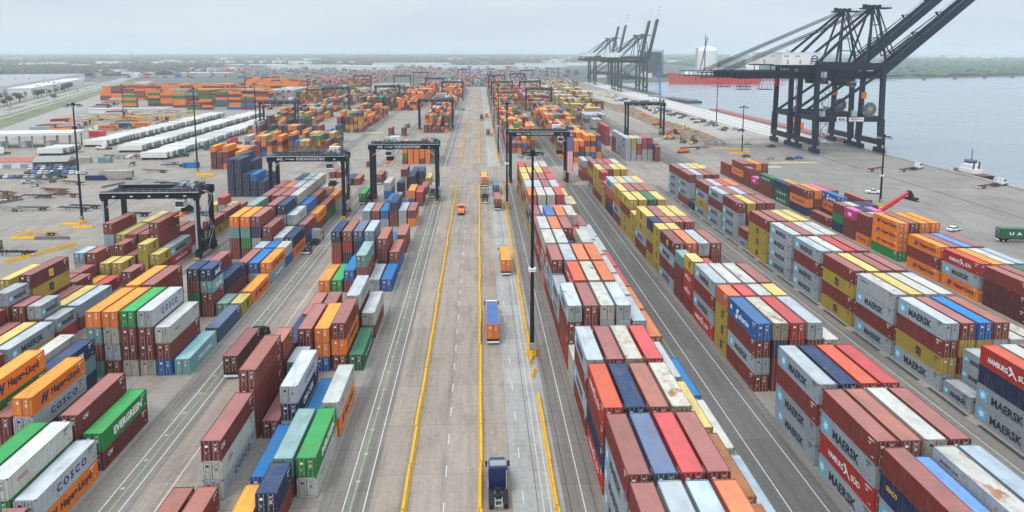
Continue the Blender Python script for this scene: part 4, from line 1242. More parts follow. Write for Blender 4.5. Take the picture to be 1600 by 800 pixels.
# ------------------------------------------------------------------ rubber-tyred yard gantries
def gantry(X, Y, label, h=21.4, span=23.8, wb=8.0, letters=None, trolley=6.0, spz=13.0, pale_front=False, detail=True, mat='rtg', rz=0.0, house=-4.0):
    t = empty('yard_gantry_crane', (X, Y, 0), rz); tag(t, label, 'gantry crane', 'rubber-tyred gantry cranes over the container blocks')
    m = M[mat]; hs = span/2; hw = wb/2
    for sx in (-1, 1):
        for sy in (-1, 1):
            mb = MB(); mb.box(sx*hs-.55, sx*hs+.55, sy*hw-.5, sy*hw+.5, 2.1, h-1.85)
            if detail:
                mb.box(sx*hs-.65, sx*hs+.65, sy*hw-.6, sy*hw+.6, 2.1, 2.6); mb.box(sx*hs-.68, sx*hs+.68, sy*hw-.62, sy*hw+.62, h-2.3, h-1.86)
            mb.build('leg', m, t)
            if pale_front and sy < 0:
                mb = MB(); mb.box(sx*hs-.56, sx*hs-.05, -hw-.53, -hw-.504, 2.7, h-2.4); mb.build('ladder_plate', M['crane_lt'], t)
        mb = MB(); mb.box(sx*hs-.5, sx*hs+.5, -hw-1.6, hw+1.6, 1.25, 2.098); mb.build('sill_beam', m, t)
        if detail:
            for sy in (-1, 1):
                mb = MB(); mb.beam((sx*hs, sy*hw*.9, h*.55), (sx*hs, 0, 2.3), .28, .28); mb.build('brace', m, t)
                for k in (-1, 1): 
                    w = MB(); w.cyl((sx*hs-.35, sy*(hw+.4)+k*.85, .75), (sx*hs+.35, sy*(hw+.4)+k*.85, .75), .75, .75, 14); w.build('wheel', M['black'], t)
                mb = MB(); y = sy*(hw+2.0); mb.box(sx*hs-.6, sx*hs+.6, y-.25, y+.25, .25, .75); mb.build('bumper', M['yellow'], t)
    for sy in (-1, 1):
        mb = MB(); mb.box(-hs-1.0, hs+1.0, sy*hw-.55, sy*hw+.55, h-1.85, h); mb.box(-hs-.8, hs+.8, sy*hw-.25, sy*hw+.25, h, h+.12, 0)
        mb.build('main_girder', m, t)
        if detail:
            mb = MB(); y = sy*(hw+1.0)
            mb.box(-hs-1, hs+1, y-.42, y+.42, h-.12, h-.04)
            for k in range(14):
                x = -hs-1+k*(span+2)/13; mb.beam((x, y+sy*.4, h), (x, y+sy*.4, h+1.05), .05, .05)
            for z in (.55, 1.05): mb.beam((-hs-1, y+sy*.4, h+z), (hs+1, y+sy*.4, h+z), .05, .05)
            mb.build('walkway', M['crane_lt'], t)
    for sx in (-1, 1):
        mb = MB(); mb.box(sx*hs-.45, sx*hs+.45, -hw+.5, hw-.5, h-1.5, h-.2); mb.build('end_tie', m, t)
    if detail:
        mb = MB(); tx = trolley
        mb.box(tx-2.6, tx+2.6, -hw-.3, hw+.3, h+.14, h+.7, 0); mb.cyl((tx-.8,-1.4,h+1.2),(tx-.8,1.4,h+1.2),.5,.5,12,1); mb.cyl((tx+1,-1.4,h+1.2),(tx+1,1.4,h+1.2),.5,.5,12,1)
        mb.box(tx+1.6,tx+2.5,-2.2,-.8,h+.7,h+1.9,1); mb.build('trolley', [m, M['crane_lt']], t)
        hx = hs+(house or -4.0)
        mb = MB(); mb.box(hx-1.7, hx+1.7, 2.2, 4.4, h+.13, h+1.95); mb.box(hx-1.8, hx+1.8, 2.1, 4.5, h+1.95, h+2.05)
        if house: mb.build('machinery_house', M['white'], t)
        mb = MB()
        for k in range(5):
            x = hs-2.6+k*.8; y = -2.6+(k%3)*2.3; mb.box(x-.45, x+.45, y-.8, y+.8, h+.15, h+1.0+(k%2)*.8); mb.beam((x,y,h+.8),(x,y,h+2.6),.08,.08)
        mb.cyl((hs-1.8,-3,h+.9),(hs-1.8,-1,h+.9),.6,.6,12,1)
        mb.build('machinery', [M['darksteel'], M['crane_lt']], t)
        for k, dx in enumerate((-2.2, 2.2)):
            for dy in (-.8, .8):
                c = MB(); c.cyl((tx+dx*.6, dy, spz+.5), (tx+dx*.6, dy, h+.2), .035, .035, 5); c.build('hoist_rope', M['black'], t)
        mb = MB(); mb.box(tx-.55, tx+.55, -5.9, 5.9, spz, spz+.35)
        for y in (-5.9, 5.6): mb.box(tx-1.2, tx+1.2, y, y+.3, spz-.12, spz+.25)
        mb.build('spreader', M['orange'], t)
        mb = MB(); mb.box(tx-1.2, tx+1.2, -1.5, 1.5, spz+.36, spz+1.3); mb.cyl((tx-1,0,spz+1.5),(tx+1,0,spz+1.5),.45,.45,10); mb.build('headblock', M['black'], t)
        mb = MB(); mb.box(tx-1.2, tx+1.2, -hw-.2, -hw+1.9, h-4.4, h-2.2, 0); mb.box(tx-1.1, tx+1.1, -hw-.24, -hw-.21, h-4.1, h-2.7, 1); mb.build('operator_cab', [M['white'], M['glass']], t)
        mb = MB()                                             # zigzag stair on the right-hand legs
        zs = [2.4, 7.0, 11.6, 16.2, h-.3]
        for k in range(4):
            a, b = (-2.2, 2.2) if k % 2 == 0 else (2.2, -2.2)
            for dx in (0, .7): mb.beam((hs+.8+dx, a, zs[k]), (hs+.8+dx, b, zs[k+1]), .08, .22)
            mb.box(hs+.7, hs+1.6, b-.5, b+.5, zs[k+1]-.06, zs[k+1])
        mb.build('stair', M['crane_lt'], t)
        mb = MB(); mb.box(hs-.9, hs+.9, -hw+1.2, hw-1.2, 2.1, 4.6); mb.build('engine_housing', m if pale_front else M['grey'], t)
        for sx in (-1, 1):
            mb = MB(); mb.beam((sx*(hs-3.4), -hw-.3, h-1.9), (sx*hs, -hw-.3, h-4.6), .3, .3); mb.build('knee_brace', M['crane_lt'], t)
        for k in range(5):
            mb = MB(); x = -hs+2.8+k*4.6; mb.box(x-.3, x+.3, -hw-1.1, -hw-.6, h-1.2, h-.95); mb.build('floodlight', M['white'], t)
    if letters:
        mb = MB(); y = -hw-.56
        for s_, x0, x1, z0, z1 in letters:
            vs, fs = text_shape(s_, .04); n = len(mb.v)
            for u, v in vs: mb.v.append((x0+(x1-x0)*u, y, z0+(z1-z0)*v))
            for fc in fs: mb.f.append(tuple(n+i for i in fc)); mb.m.append(0)
        link_mesh('lettering', mb.mesh('lettering', [M['ink_white']]), t)
    return t
PH = lambda h, num: [('PORT HOUSTON', -3.2, 6.0, h-1.45, h-.45), (num, -9.6, -7.6, h-1.4, h-.5), ('KONECRANES', -6.9, -3.7, h-1.15, h-.8)]
gantry(-87.2, 187, 'grey-legged yard gantry over left block three, nearest of the gantries', 18.4, wb=9.5, trolley=7.5, spz=11.8, pale_front=True, house=0)
gantry(-57.3, 231, 'lettered yard gantry over left block two', 21.0, letters=PH(21.0,'442'), trolley=7.5, spz=9.9)
gantry(-27.6, 253, 'lettered yard gantry over left block one beside the road', 21.8, letters=PH(21.8,'445'), trolley=-5.5, spz=15, house=-16)
gantry(25.0, 286, 'lettered yard gantry over right block one with a flag on its right leg', 22.4, letters=PH(22.4,'446'), trolley=9, spz=12)
gantry(109.5, 446, 'lone yard gantry on the open right apron beside the brown dirt', 22.4, wb=8, trolley=0, spz=18, mat='rtg')
for i, (x, y, lb, dt) in enumerate(((-138,478,'far yard gantry in front of the white reefers', True), (-137,665,'far yard gantry left of the crosswise depot', True), (-92,695,'far yard gantry over the dark maroon stacks', True),
    (-31,492,'far yard gantry over the first orange stacks left of the road', True), (-30.5,790,'far yard gantry left of the road, beyond the orange stacks', True), (-58,905,'distant yard gantry behind the left orange stacks', False),
    (26.5,790,'far yard gantry right of the road, nearest of that side', True), (59.5,800,'far yard gantry right of the road, second column', True), (56,640,'far yard gantry over the orange stacks of right block two', True),
    (26,1010,'distant yard gantry right of the road, deep in the haze', False), (62,1090,'distant yard gantry over the second column in the haze', False), (90,1290,'far pale gantry beside the yellow rows', False), (160,1480,'distant pale gantry near the far quay cranes', False),
    (-100,1180,'distant yard gantry left of the road in the haze', False), (-30,1400,'distant yard gantry near the horizon', False), (-170,1010,'pale gantry over the blue stacks in the middle distance', False),(-112,1010,'second pale gantry over the blue stacks', False))):
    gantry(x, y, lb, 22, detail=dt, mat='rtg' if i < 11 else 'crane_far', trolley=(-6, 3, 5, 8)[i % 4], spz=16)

# the flag on the fourth gantry's right leg
fl = empty('flag', (38.2, 281.2, 0)); tag(fl, 'stars and stripes flag hanging down the right leg of the lettered gantry', 'flag')
mb = MB()
for k in range(7): mb.box(-1.6+k*.38, -1.6+(k+1)*.38, -.02, .0, 5.0, 20.2, k % 2)
mb.build('stripes', [M['ink_red'], M['ink_white']], fl)
mb = MB(); mb.box(-1.62, 1.08, -.06, -.022, 14.0, 20.2); mb.build('canton', M['ink_navy'], fl)
mb = MB()
for r_ in range(9):
    for c_ in range(5 if r_ % 2 else 6):
        x = -1.4+c_*.45+(.22 if r_ % 2 else 0); z = 14.4+r_*.66
        vs, fs = star_shape(5, .4); n = len(mb.v)
        for u, v in vs: mb.v.append((x+(u-.5)*.42, -.07, z+(v-.5)*.42))
        for fc in fs: mb.f.append(tuple(n+i for i in fc)); mb.m.append(0)
mb.build('stars', M['ink_white'], fl)

# ------------------------------------------------------------------ ship-to-shore quay cranes (local +x is towards the water)
def quay_crane(loc, label, ang, mat='crane', detail=True, back=60, group='quay cranes on the waterfront', plate=None):
    t = empty('quay_crane', loc); tag(t, label, 'quay crane', group)
    m = M[mat]; L_, Wt = -18.2, 18.2
    for x in (L_, Wt):
        for y in (-11, 11):
            mb = MB(); mb.beam((x,y,7.5),(x,y*.93,19),3.0,2.2); mb.beam((x,y*.93,19),(x,y*.86,46.5),2.4,1.9); mb.build('leg', m, t)
            mb = MB()
            for k in (-4.2,-1.4,1.4,4.2):
                yy = y*.93+k*.95
                mb.box(x-.7,x+.7,yy-1.15,yy+1.15,1.0,2.2)
            mb.box(x-.8,x+.8,y*.93-4.6,y*.93+4.6,2.2,3.5); mb.box(x-.6,x+.6,y*.93-1.4,y*.93+1.4,3.5,5.2); mb.build('bogie', m, t)
            for k in (-4.2,-1.4,1.4,4.2):
                for kk in (-.55,.55):
                    w = MB(); yy = y*.93+k*.95+kk; w.cyl((x-.3,yy,.5),(x+.3,yy,.5),.48,.48,10); w.build('wheel', M['grey'] if mat == 'crane' else m, t) if detail else None
        mb = MB(); mb.box(x-1.0,x+1.0,-13.2,13.2,5.0,7.9); mb.build('sill_beam', m, t)
        mb = MB(); mb.box(x-.8,x+.8,-10.4,10.4,18.2,20.4); mb.build('cross_beam', m, t)
        mb = MB(); mb.box(x-.9,x+.9,-10.2,10.2,45.5,48.2); mb.build('top_cross_beam', m, t)
    for y in (-10.2, 10.2):
        mb = MB(); mb.box(L_,Wt,y-.7,y+.7,17.6,20.6); mb.build('portal_beam', m, t)
        mb = MB(); mb.beam((L_+2,y*.98,20.6),(Wt-.5,y*.9,44.5),1.25,1.25); mb.build('diagonal', m, t)
        mb = MB(); mb.box(L_-1,Wt+3.2,y*.86-.8,y*.86+.8,45.6,49.4); mb.build('upper_beam', m, t)
    for y in (-3.2, 3.2):
        mb = MB(); mb.box(-back,20.5,y-.75,y+.75,40.8,44.6); mb.build('main_girder', m, t)
    mb = MB()
    for k in range(15): x = -back+k*(back+20)/14.5; mb.box(x-.25,x+.25,-2.4,2.4,43.6,44.4)
    for y in (-4.9,4.9):
        mb.box(-back,20,y-.5,y+.5,43.9,44.0)
        for k in range(int((back+20)/2.4)): x = -back+k*2.4; mb.beam((x,y*1.09,44),(x,y*1.09,45.1),.06,.06)
        mb.beam((-back,y*1.09,45.1),(20,y*1.09,45.1),.06,.06)
    mb.build('girder_walkway', m, t)
    mb = MB(); TR = range(8) if detail else ()
    for y in ((-4.6, 4.6) if detail else ()):
        mb.beam((-80,y,44.2),(-58,y,44.2),.25,.3); mb.beam((-80,y,41.6),(-58,y,41.6),.25,.3)
        for k in range(8): mb.beam((-80+k*2.75,y,44.2),(-80+k*2.75,y,40.0 if k < 2 else 41.6),.2,.2)
    for k in TR: mb.beam((-80+k*2.75,-4.6,44.2),(-80+k*2.75,4.6,44.2),.15,.15)
    if detail: mb.build('back_truss', m, t)
    mb = MB(); mb.box(-36,-14.6,-5.4,5.4,48.3,54.8,0); mb.box(-36.3,-14.3,-5.6,5.6,54.8,55.1,0); mb.box(-38,-13.5,-6.1,6.1,47.6,48.3,1)
    for x in (-33,-26,-20): mb.box(x-.6,x+.6,-5.46,-5.4,48.7,51.0,2)
    for x in (-33,-27): mb.box(x-2.1,x+.6,-5.48,-5.4,52.6,53.5,2)
    for x in (-35,-25,-15.5):
        for y in (-4,4): mb.beam((x,y,44.6),(x,y,47.6),.4,.4,1)
    mb.build('machinery_house', [M['white'], m, M['crane_lt']], t)
    AX, AZ = 15.8, 78.6                                       # apex
    for y in (-1, 1):
        mb = MB(); mb.beam((20,y*8.6,49.4),(AX+1,y*2.4,AZ),1.05,1.05); mb.build('front_mast', m, t)
        mb = MB(); mb.beam((8.5,y*8.6,49.4),(AX-1,y*2.4,AZ),.9,.9); mb.build('rear_mast', m, t)
        mb = MB(); mb.beam((L_,y*8.6,49.2),(AX-1.6,y*2.4,AZ-.5),1.2,1.3); mb.build('back_strut', m, t)
        for dz in (0, .75):
            mb = MB(); mb.beam((-back-(6 if detail else -2),y*4.6,44.4+dz),(AX-1.5,y*2.2,AZ+dz),.36,.36); mb.build('backstay', m, t)
    for z_, w_ in ((56,7.4),(63,5.6),(70,4.2)):
        mb = MB(); mb.beam((18.6-(z_-56)*.12,-w_,z_),(18.6-(z_-56)*.12,w_,z_),.5,.5); mb.build('mast_tie', m, t)
    mb = MB(); mb.prism([(-3.4,AZ),(3.4,AZ),(3.4,AZ+.8),(-3.4,AZ+.8)], AX-6, AX+8.5); 
    for k in (-3,0,3): mb.cyl((AX+k,-1.5,AZ+1.5),(AX+k,1.5,AZ+1.5),.85,.85,12)
    for k in range(8): mb.beam((AX-6+k*2,-3.3,AZ+.8),(AX-6+k*2,-3.3,AZ+1.9),.08,.08)
    mb.beam((AX-6,-3.3,AZ+1.9),(AX+8,-3.3,AZ+1.9),.07,.07); mb.box(AX-5.6,AX-4.2,-1,1,AZ+.8,AZ+2.6)
    mb.build('apex_platform', m, t)
    # boom, raised
    d = Vector((math.cos(ang),0,math.sin(ang))); nrm = Vector((-math.sin(ang),0,math.cos(ang))); hng = Vector((21.4,0,44.0))
    BLN = 78 if detail else 58
    mb = MB()
    for y in (-3.2, 3.2):
        a = hng+Vector((0,y,0)); mb.beam(a, a+d*BLN, 1.6 if detail else 2.2, 4.0)
    for k in range(1, 15): a = hng+d*(k*5.4); mb.beam(a+Vector((0,-3.2,0)), a+Vector((0,3.2,0)), .5, .7)
    mb.build('boom', m, t)
    mb = MB()
    for y in (-4.4,4.4):
        for z in (1.8,2.9):
            a = hng+Vector((0,y,0))+nrm*z; mb.beam(a+d*1.5, a+d*(BLN-1), .10, .12)
        for k in range(int(BLN/5)): a = hng+Vector((0,y,0))+d*(2+k*4.8); mb.beam(a+nrm*1.5, a+nrm*2.9, .1, .1)
    mb.build('boom_handrail', m, t)
    if ang < 1.2:
        for y in (-2.3,2.3):                                  # folded forestay links, resting above the boom
            mb = MB(); knee = Vector((25.5, y, 56.2)); ap = Vector((AX+2, y, AZ-.5))
            for dy in (-.35,.35):
                o = Vector((0,dy,0)); mb.beam(ap+o, knee+Vector((0,0,3.5))+o, .22, .3); mb.beam(knee+Vector((0,0,3.5))+o, knee+Vector((2.4,0,-1.5))+o, .25, .3)
                mb.beam(knee+Vector((2.4,0,-1.5))+o, hng+d*27+nrm*3.2+Vector((0,y+dy,0)), .22, .3)
                mb.beam(ap+Vector((-1,0,-.5))+o, Vector((23.5,y,52.8))+o, .2, .26); mb.beam(Vector((23.5,y,52.8))+o, hng+d*44+nrm*3.6+Vector((0,y+dy,0)), .2, .28)
            mb.build('forestay', m, t)
        for k in (13, 29, 46, 62):
            mb = MB(); a = hng+d*k+nrm*1.6; mb.beam(a+Vector((0,-3.2,0)), a+Vector((0,-3.2,0))+nrm*3, .5, 1.0); mb.beam(a+Vector((0,3.2,0)), a+Vector((0,3.2,0))+nrm*3, .5, 1.0)
            mb.beam(a+nrm*2.6+Vector((0,-3.4,0)), a+nrm*2.6+Vector((0,3.4,0)), .4, .5); mb.build('stay_bracket', m, t)
    else:
        for y in (-2.3,2.3):
            mb = MB(); mb.beam((AX+2,y,AZ-1), hng+d*36+Vector((0,y,0)), .25, .3); mb.build('forestay', m, t)
    if detail:
        mb = MB()                                            # hanging power cable loops
        for k in range(26):
            x0 = -79+k*1.75
            pv_ = None
            for j in range(7):
                a = PI*j/6; p = Vector((x0+.85-.85*math.cos(a), -5.2, 41.2-4.2*math.sin(a)))
                if pv_ is not None: mb.beam(pv_, p, .16, .16)
                pv_ = p
        mb.build('festoon_cable', M['ink_red'], t)
        for x in (-56, -44):
            mb = MB()
            for sx in (-2.6, 2.6):
                for sy in (-2, 2): mb.beam((x+sx,sy-3,35.2),(x+sx*.6,sy-3,41),.12,.12)
            mb.box(x-3.4,x+3.4,-6,0,34.9,35.2); 
            for sy in (-6,0): mb.beam((x-3.4,sy,36.2),(x+3.4,sy,36.2),.08,.08)
            mb.build('service_platform', m, t)
        mb = MB(); mb.box(-6,4,-4.2,4.2,39.4,40.7,0); mb.box(4.5,8.0,-1.8,1.8,36.2,39.3,1); mb.box(4.6,7.9,-1.84,-1.81,36.6,38.2,2); mb.box(-4,2,-3,3,36.8,39.2,0); mb.build('trolley', [m, M['crane_lt'], M['glass']], t)
        mb = MB(); mb.box(9,11.5,-6.6,-5.4,30.0,33.4); mb.build('hook_frame', M['orange'], t)
        mb = MB(); cx, cz = 10.6, 24.6
        mb.cyl((cx,-12.0,cz),(cx,-11.7,cz),3.6,3.6,32,1); mb.cyl((cx,-12.4,cz),(cx,-11.5,cz),1.0,1.0,16,0)
        for k in range(40):
            a = 2*PI*k/40; mb.beam((cx,-12.1,cz),(cx+4.5*math.cos(a),-12.1,cz+4.5*math.sin(a)),.10,.10,0)
        mb.build('cable_reel', [M['grey'], M['darksteel']], t)
        mb = MB()                                            # stair tower on the near landside leg
        for k in range(11):
            z = 6+k*3.6; a, b = (-1.7,1.7) if k % 2 == 0 else (1.7,-1.7)
            mb.beam((L_+3.4+a,-12.3,z),(L_+3.4+b,-12.3,z+3.6),.14,.3); mb.box(L_+1.4,L_+5.4,-12.9,-11.3,z-.06,z)
        for sx in (-1.9,1.9): mb.beam((L_+3.4+sx,-12.9,4),(L_+3.4+sx,-12.9,46),.14,.14)
        mb.build('stair_tower', m, t)
        for x, z in ((L_+2.4,6.5),(L_+2.6,20.8),(L_+2.4,41.5),(2,20.7)):
            mb = MB(); mb.box(x-1.3,x+1.3,-12.6,-11.2,z,z+3.2); mb.build('electrical_cabinet', M['crane_lt'], t)
    if plate:
        mb = MB(); mb.box(-6.8,-1.6,-10.98,-10.92,17.8,20.3); mb.box(0,8.2,-10.98,-10.92,17.9,20.1); mb.build('name_plate', M['white'], t)
        mb = MB()
        for s_, x0, x1, z0, z1, mk in ((plate,-6.2,-2.2,18.2,19.9,0),('PORT HOUSTON',.6,7.6,18.6,19.4,1)):
            vs, fs = text_shape(s_, .04); n = len(mb.v)
            for u, v in vs: mb.v.append((x0+(x1-x0)*u,-11.0,z0+(z1-z0)*v))
            for fc in fs: mb.f.append(tuple(n+i for i in fc)); mb.m.append(mk)
        link_mesh('lettering', mb.mesh('lettering', [M['ink_dark'], M['ink_red']]), t)
        mb = MB(); cx, cz = -18.2, 51.6
        mb.cyl((cx,-5.50,cz),(cx,-5.41,cz),1.9,1.9,28,0); mb.cyl((cx,-5.56,cz),(cx,-5.51,cz),1.3,1.3,24,1); mb.box(cx-1.5,cx+1.5,-5.60,-5.57,cz-.35,cz+.35,0)
        mb.build('round_emblem', [M['ink_navy'], M['ink_white']], t)
    return t
quay_crane((200.2, 370, 0), 'near dark blue quay crane with its boom half raised, in front of its twin', math.radians(40.5), plate='456')
quay_crane((200.2, 400.5, 0), 'dark blue quay crane standing just behind its nearer twin', math.radians(40.5))
for i, (y, lb) in enumerate(((958,'rightmost of the four far quay cranes, boom upright'),(1003,'second from right of the four far quay cranes'),(1165,'third from right of the four far quay cranes'),(1225,'leftmost of the four far quay cranes'))):
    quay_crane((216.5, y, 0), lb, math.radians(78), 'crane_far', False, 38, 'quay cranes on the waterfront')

# ------------------------------------------------------------------ yard machines
def reach_stacker(loc, rz, mat, label, blen=11):
    t = empty('reach_stacker', loc, rz); tag(t, label, 'reach stacker')
    mb = MB(); mb.prism([(-3.6,.8),(3.6,.8),(3.6,1.6),(1.2,2.1),(-3.4,2.4),(-3.6,1.6)], -1.5, 1.5); mb.build('body', M['yellow_pale'], t)
    mb = MB(); mb.box(-.9,.9,-1.2,.7,2.1,3.9,0); mb.box(-.85,.85,.7,.74,2.5,3.7,1); mb.build('operator_cab', [M['white'],M['glass']], t)
    for sx in (-1,1):
        for y, r in ((-2.6,.8),(2.4,.95)): wheel(t, sx*1.5, y, r, .7)
    a = math.radians(27); p0 = Vector((1.2,-3.2,3.0)); p1 = p0+Vector((0,math.cos(a),math.sin(a)))*blen
    mb = MB(); mb.beam(p0, p0+(p1-p0)*.62, 1.0, 1.1); mb.beam(p0+(p1-p0)*.5, p1, .75, .8); mb.build('boom', M[mat], t)
    mb = MB(); mb.cyl((1.2,.6,2.0), tuple(p0+(p1-p0)*.5), .16, .16, 8); mb.build('lift_cylinder', M['steel'], t)
    mb = MB(); mb.beam(p1+Vector((0,-.4,.3)), p1+Vector((0,1.0,-1.6)), 1.3, 1.1); mb.box(p1.x-1.6,p1.x+1.6,p1.y-.2,p1.y+2.4,p1.z-2.6,p1.z-1.9); mb.box(p1.x-2.9,p1.x+2.9,p1.y+.6,p1.y+1.2,p1.z-2.9,p1.z-2.6); mb.build('lifting_head', M['black'], t)
reach_stacker((134.5,216,0), -1.35, 'red', 'reach stacker with long red boom behind the quayside block', 13)
reach_stacker((121.5,428,0), -1.3, 'red', 'red handler at the foot of the lone right gantry', 7)
def forklift(loc, rz, mat, label):
    t = empty('forklift', loc, rz); tag(t, label, 'forklift')
    mb = MB(); mb.prism([(-1.9,.5),(1.4,.5),(1.4,1.2),(-.2,1.6),(-1.9,1.9)], -1.1, 1.1); mb.build('body', M[mat], t)
    mb = MB()
    for sx in (-1,1):
        for y in (-.9,.9): mb.beam((sx*.85,y,1.3),(sx*.85,y*.8,3.0),.12,.12)
    mb.box(-1,1,-.85,.85,3.0,3.1); mb.build('overhead_guard', M['black'], t)
    mb = MB()
    for sx in (-.6,.6): mb.box(sx-.1,sx+.1,1.45,1.7,.2,4.6)
    for z in (1,2.4,4.4): mb.box(-.7,.7,1.5,1.66,z,z+.2)
    for sx in (-.5,.5): mb.box(sx-.1,sx+.1,1.7,3.2,.15,.25)
    mb.build('mast', M['darksteel'], t)
    for sx in (-1,1):
        for y in (-1.2,1.0): wheel(t, sx*1.0, y, .6, .5)
forklift((124.5,409,0), .6, 'greentruck', 'dark green forklift, nearest to the lone right gantry'); forklift((128.5,404,0), -.5, 'yellow_pale', 'yellow and black forklift, middle of the three'); forklift((132,410,0), 2.2, 'darksteel', 'dark forklift, rightmost of the three')
t = empty('boom_lift', (112.5,368,0), -1.1); tag(t, 'orange boom lift lying low on the right apron', 'boom lift')
mb = MB(); mb.prism([(-3.4,1.0),(3.4,1.0),(3.2,2.0),(.5,2.5),(-3.2,2.5)], -1.5, 1.5); mb.build('turret', M['orange'], t)
mb = MB(); mb.box(-1.4,1.4,-3.2,3.2,.5,1.0); mb.build('chassis', M['darksteel'], t)
for sx in (-1,1):
    for y in (-2.3,2.3): wheel(t, sx*1.4, y, .6, .5)
mb = MB(); mb.beam((0,-2.5,2.9),(0,11,2.6),.7,.7); mb.beam((0,11,2.6),(0,18,1.9),.4,.4); mb.build('boom', M['brownmetal'], t)
mb = MB(); mb.box(-1.1,1.1,18,19.2,1.2,1.3); mb.box(-1.1,1.1,18,18.08,1.3,2.3); mb.box(-1.1,1.1,19.12,19.2,1.3,2.3); mb.build('basket', M['orange'], t)
chassis((127,383,0), -1.1, 'greentruck', 'dark green low trailer beside the orange boom lift', 9)
t = empty('lattice_crane', (190, 700, 0), .4); tag(t, 'small blue lattice crane on the quay edge in front of the water', 'crawler crane')
mb = MB(); mb.box(-2.5,2.5,-3,3,1.2,3.6); mb.build('house', M['blue'], t)
mb = MB(); mb.box(-3,-1.8,-3.6,3.6,0,1.2); mb.box(1.8,3,-3.6,3.6,0,1.2); mb.build('track', M['black'], t)
mb = MB(); a0 = Vector((0,2,3)); a1 = Vector((6,16,42))
for dx, dy in ((-.9,-.9),(.9,-.9),(.9,.9),(-.9,.9)): mb.beam(a0+Vector((dx,dy,0)), a1+Vector((dx*.3,dy*.3,0)), .35, .35)
for k in range(14):
    p = a0+(a1-a0)*(k/14); q = a0+(a1-a0)*((k+1)/14); mb.beam(p+Vector((-.8,-.8,0)), q+Vector((.8,-.8,0)), .2, .2); mb.beam(p+Vector((.8,.8,0)), q+Vector((-.8,.8,0)), .2, .2)
mb.build('lattice_boom', M['blue'], t)
# fenced pen with equipment by the mast
t = empty('fence_enclosure', (142,396,0)); tag(t, 'wire fence pen with stored frames between dirt and lime green car', 'fence')
for k in range(9): mb = MB(); mb.cyl((-9+k*2.2,-5,0),(-9+k*2.2,-5,2.2),.08,.08,6); mb.cyl((-9+k*2.2,6,0),(-9+k*2.2,6,2.2),.08,.08,6); mb.build('post', M['grey'], t)
mb = MB()
for z in (.5,1.2,2.1):
    for y in (-5,6): mb.beam((-9,y,z),(8.6,y,z),.06,.06)
    for x in (-9,8.6): mb.beam((x,-5,z),(x,6,z),.06,.06)
mb.build('rail', M['grey'], t)
for k in range(6):
    t = empty('stored_frame', (135.5+k*2.4, 397+(k%2)*2, 0)); tag(t, f'{ORD[k+1]} grey stored frame inside the fenced pen', 'steel frame')
    mb = MB()
    for x in (-.9,.9):
        for y in (-2,2): mb.beam((x,y,0),(x,y,2.4),.2,.2)
        for z in (1.2,2.4): mb.beam((x,-2,z),(x,2,z),.2,.2)
    mb.build('frame', M['crane_lt'] if k % 2 else M['greentruck'], t)
# excavators on the dirt
for i, (x, y) in enumerate(((138,620),(141,560),(145,470),(133,505))):
    t = empty('excavator', (x,y,.8), i*1.3); tag(t, f'{("orange","orange","yellow","orange")[i]} digger on the brown dirt, {ORD[i+1]}', 'excavator')
    mt = M['yellow_pale'] if i == 2 else M['orange']
    mb = MB(); mb.box(-1.4,1.4,-1.8,1.8,1.1,2.4); mb.box(.2,1.3,-.2,1.5,2.4,3.3); mb.build('house', mt, t)
    mb = MB(); mb.box(-1.6,-.9,-2.2,2.2,0,1); mb.box(.9,1.6,-2.2,2.2,0,1); mb.build('track', M['black'], t)
    mb = MB(); mb.beam((0,1.6,2),(0,5,5),.6,.7); mb.beam((0,5,5),(0,7.8,2.2),.5,.5); mb.box(-.6,.6,7.3,8.3,.9,2.2); mb.build('arm', mt, t)
# scattered equipment on the construction quay
for i in range(34):
    x = random.uniform(152,176); y = random.uniform(600,900)
    t = empty('material_stack', (x,y,0), random.uniform(0,1.5)); tag(t, f'stack of building material, {ordn(i+1)} on the pale construction quay', 'material stack', 'material stacks on the construction quay')
    mb = MB()
    for k in range(3): mb.box(-3,3,-1.2+k*.1,1.2,k*.7,k*.7+.6)
    mb.build('stack', M[random.choice(('white','grey','yellow_pale','blue','brownmetal','crane_lt','darkconc'))], t)
# yellow frames left
for i in range(16):
    t = empty('yellow_spreader_frame', (-300+i*4.3+(i%3), 545+(i%4)*9, 0), .3); tag(t, f'{ordn(i+1)} yellow steel frame from the left in the far equipment row', 'steel frame', 'yellow steel frames stored beyond the reefers')
    mb = MB()
    for x in (-1.2,1.2):
        for y in (-3,3): mb.beam((x,y,0),(x,y,5),.45,.45)
        mb.beam((x,-3,5),(x,3,5),.45,.45); mb.beam((x,-3,2.5),(x,3,2.5),.3,.3)
    mb.beam((-1.2,0,5),(1.2,0,5),.4,.4); mb.build('frame', M['yellow'], t)

# ------------------------------------------------------------------ vessels
t = empty('tug_boat', (228.6, 303, -2.6), .12); tag(t, 'white tug boat with dark mast moored at the quay edge', 'tug boat')
t.scale = (.74,.74,.80)
mb = MB(); hull = [(-4.6,-13),(4.6,-13),(5.0,2),(3.6,9),(0,13.5),(-3.6,9),(-5.0,2)]
n = len(hull)
mb.v += [(x*.86,y*.95,-.5) for x,y in hull]+[(x,y,2.6+max(0,(y-4)*.12)) for x,y in hull]
for i in range(n): j = (i+1)%n; mb.f.append((i,j,n+j,n+i)); mb.m.append(0)
mb.f.append(tuple(range(n,2*n))); mb.m.append(1); mb.build('hull', [M['black'], M['brownmetal']], t)
mb = MB(); mb.box(-3.4,3.4,-5.5,6,2.62,5.2); mb.box(-2.9,2.9,-3.5,4.6,5.2,7.4); mb.build('deckhouse', M['white'], t)
mb = MB(); mb.box(-2.3,2.3,-1.8,3.2,7.4,9.9,0); mb.build('wheelhouse', M['white'], t)
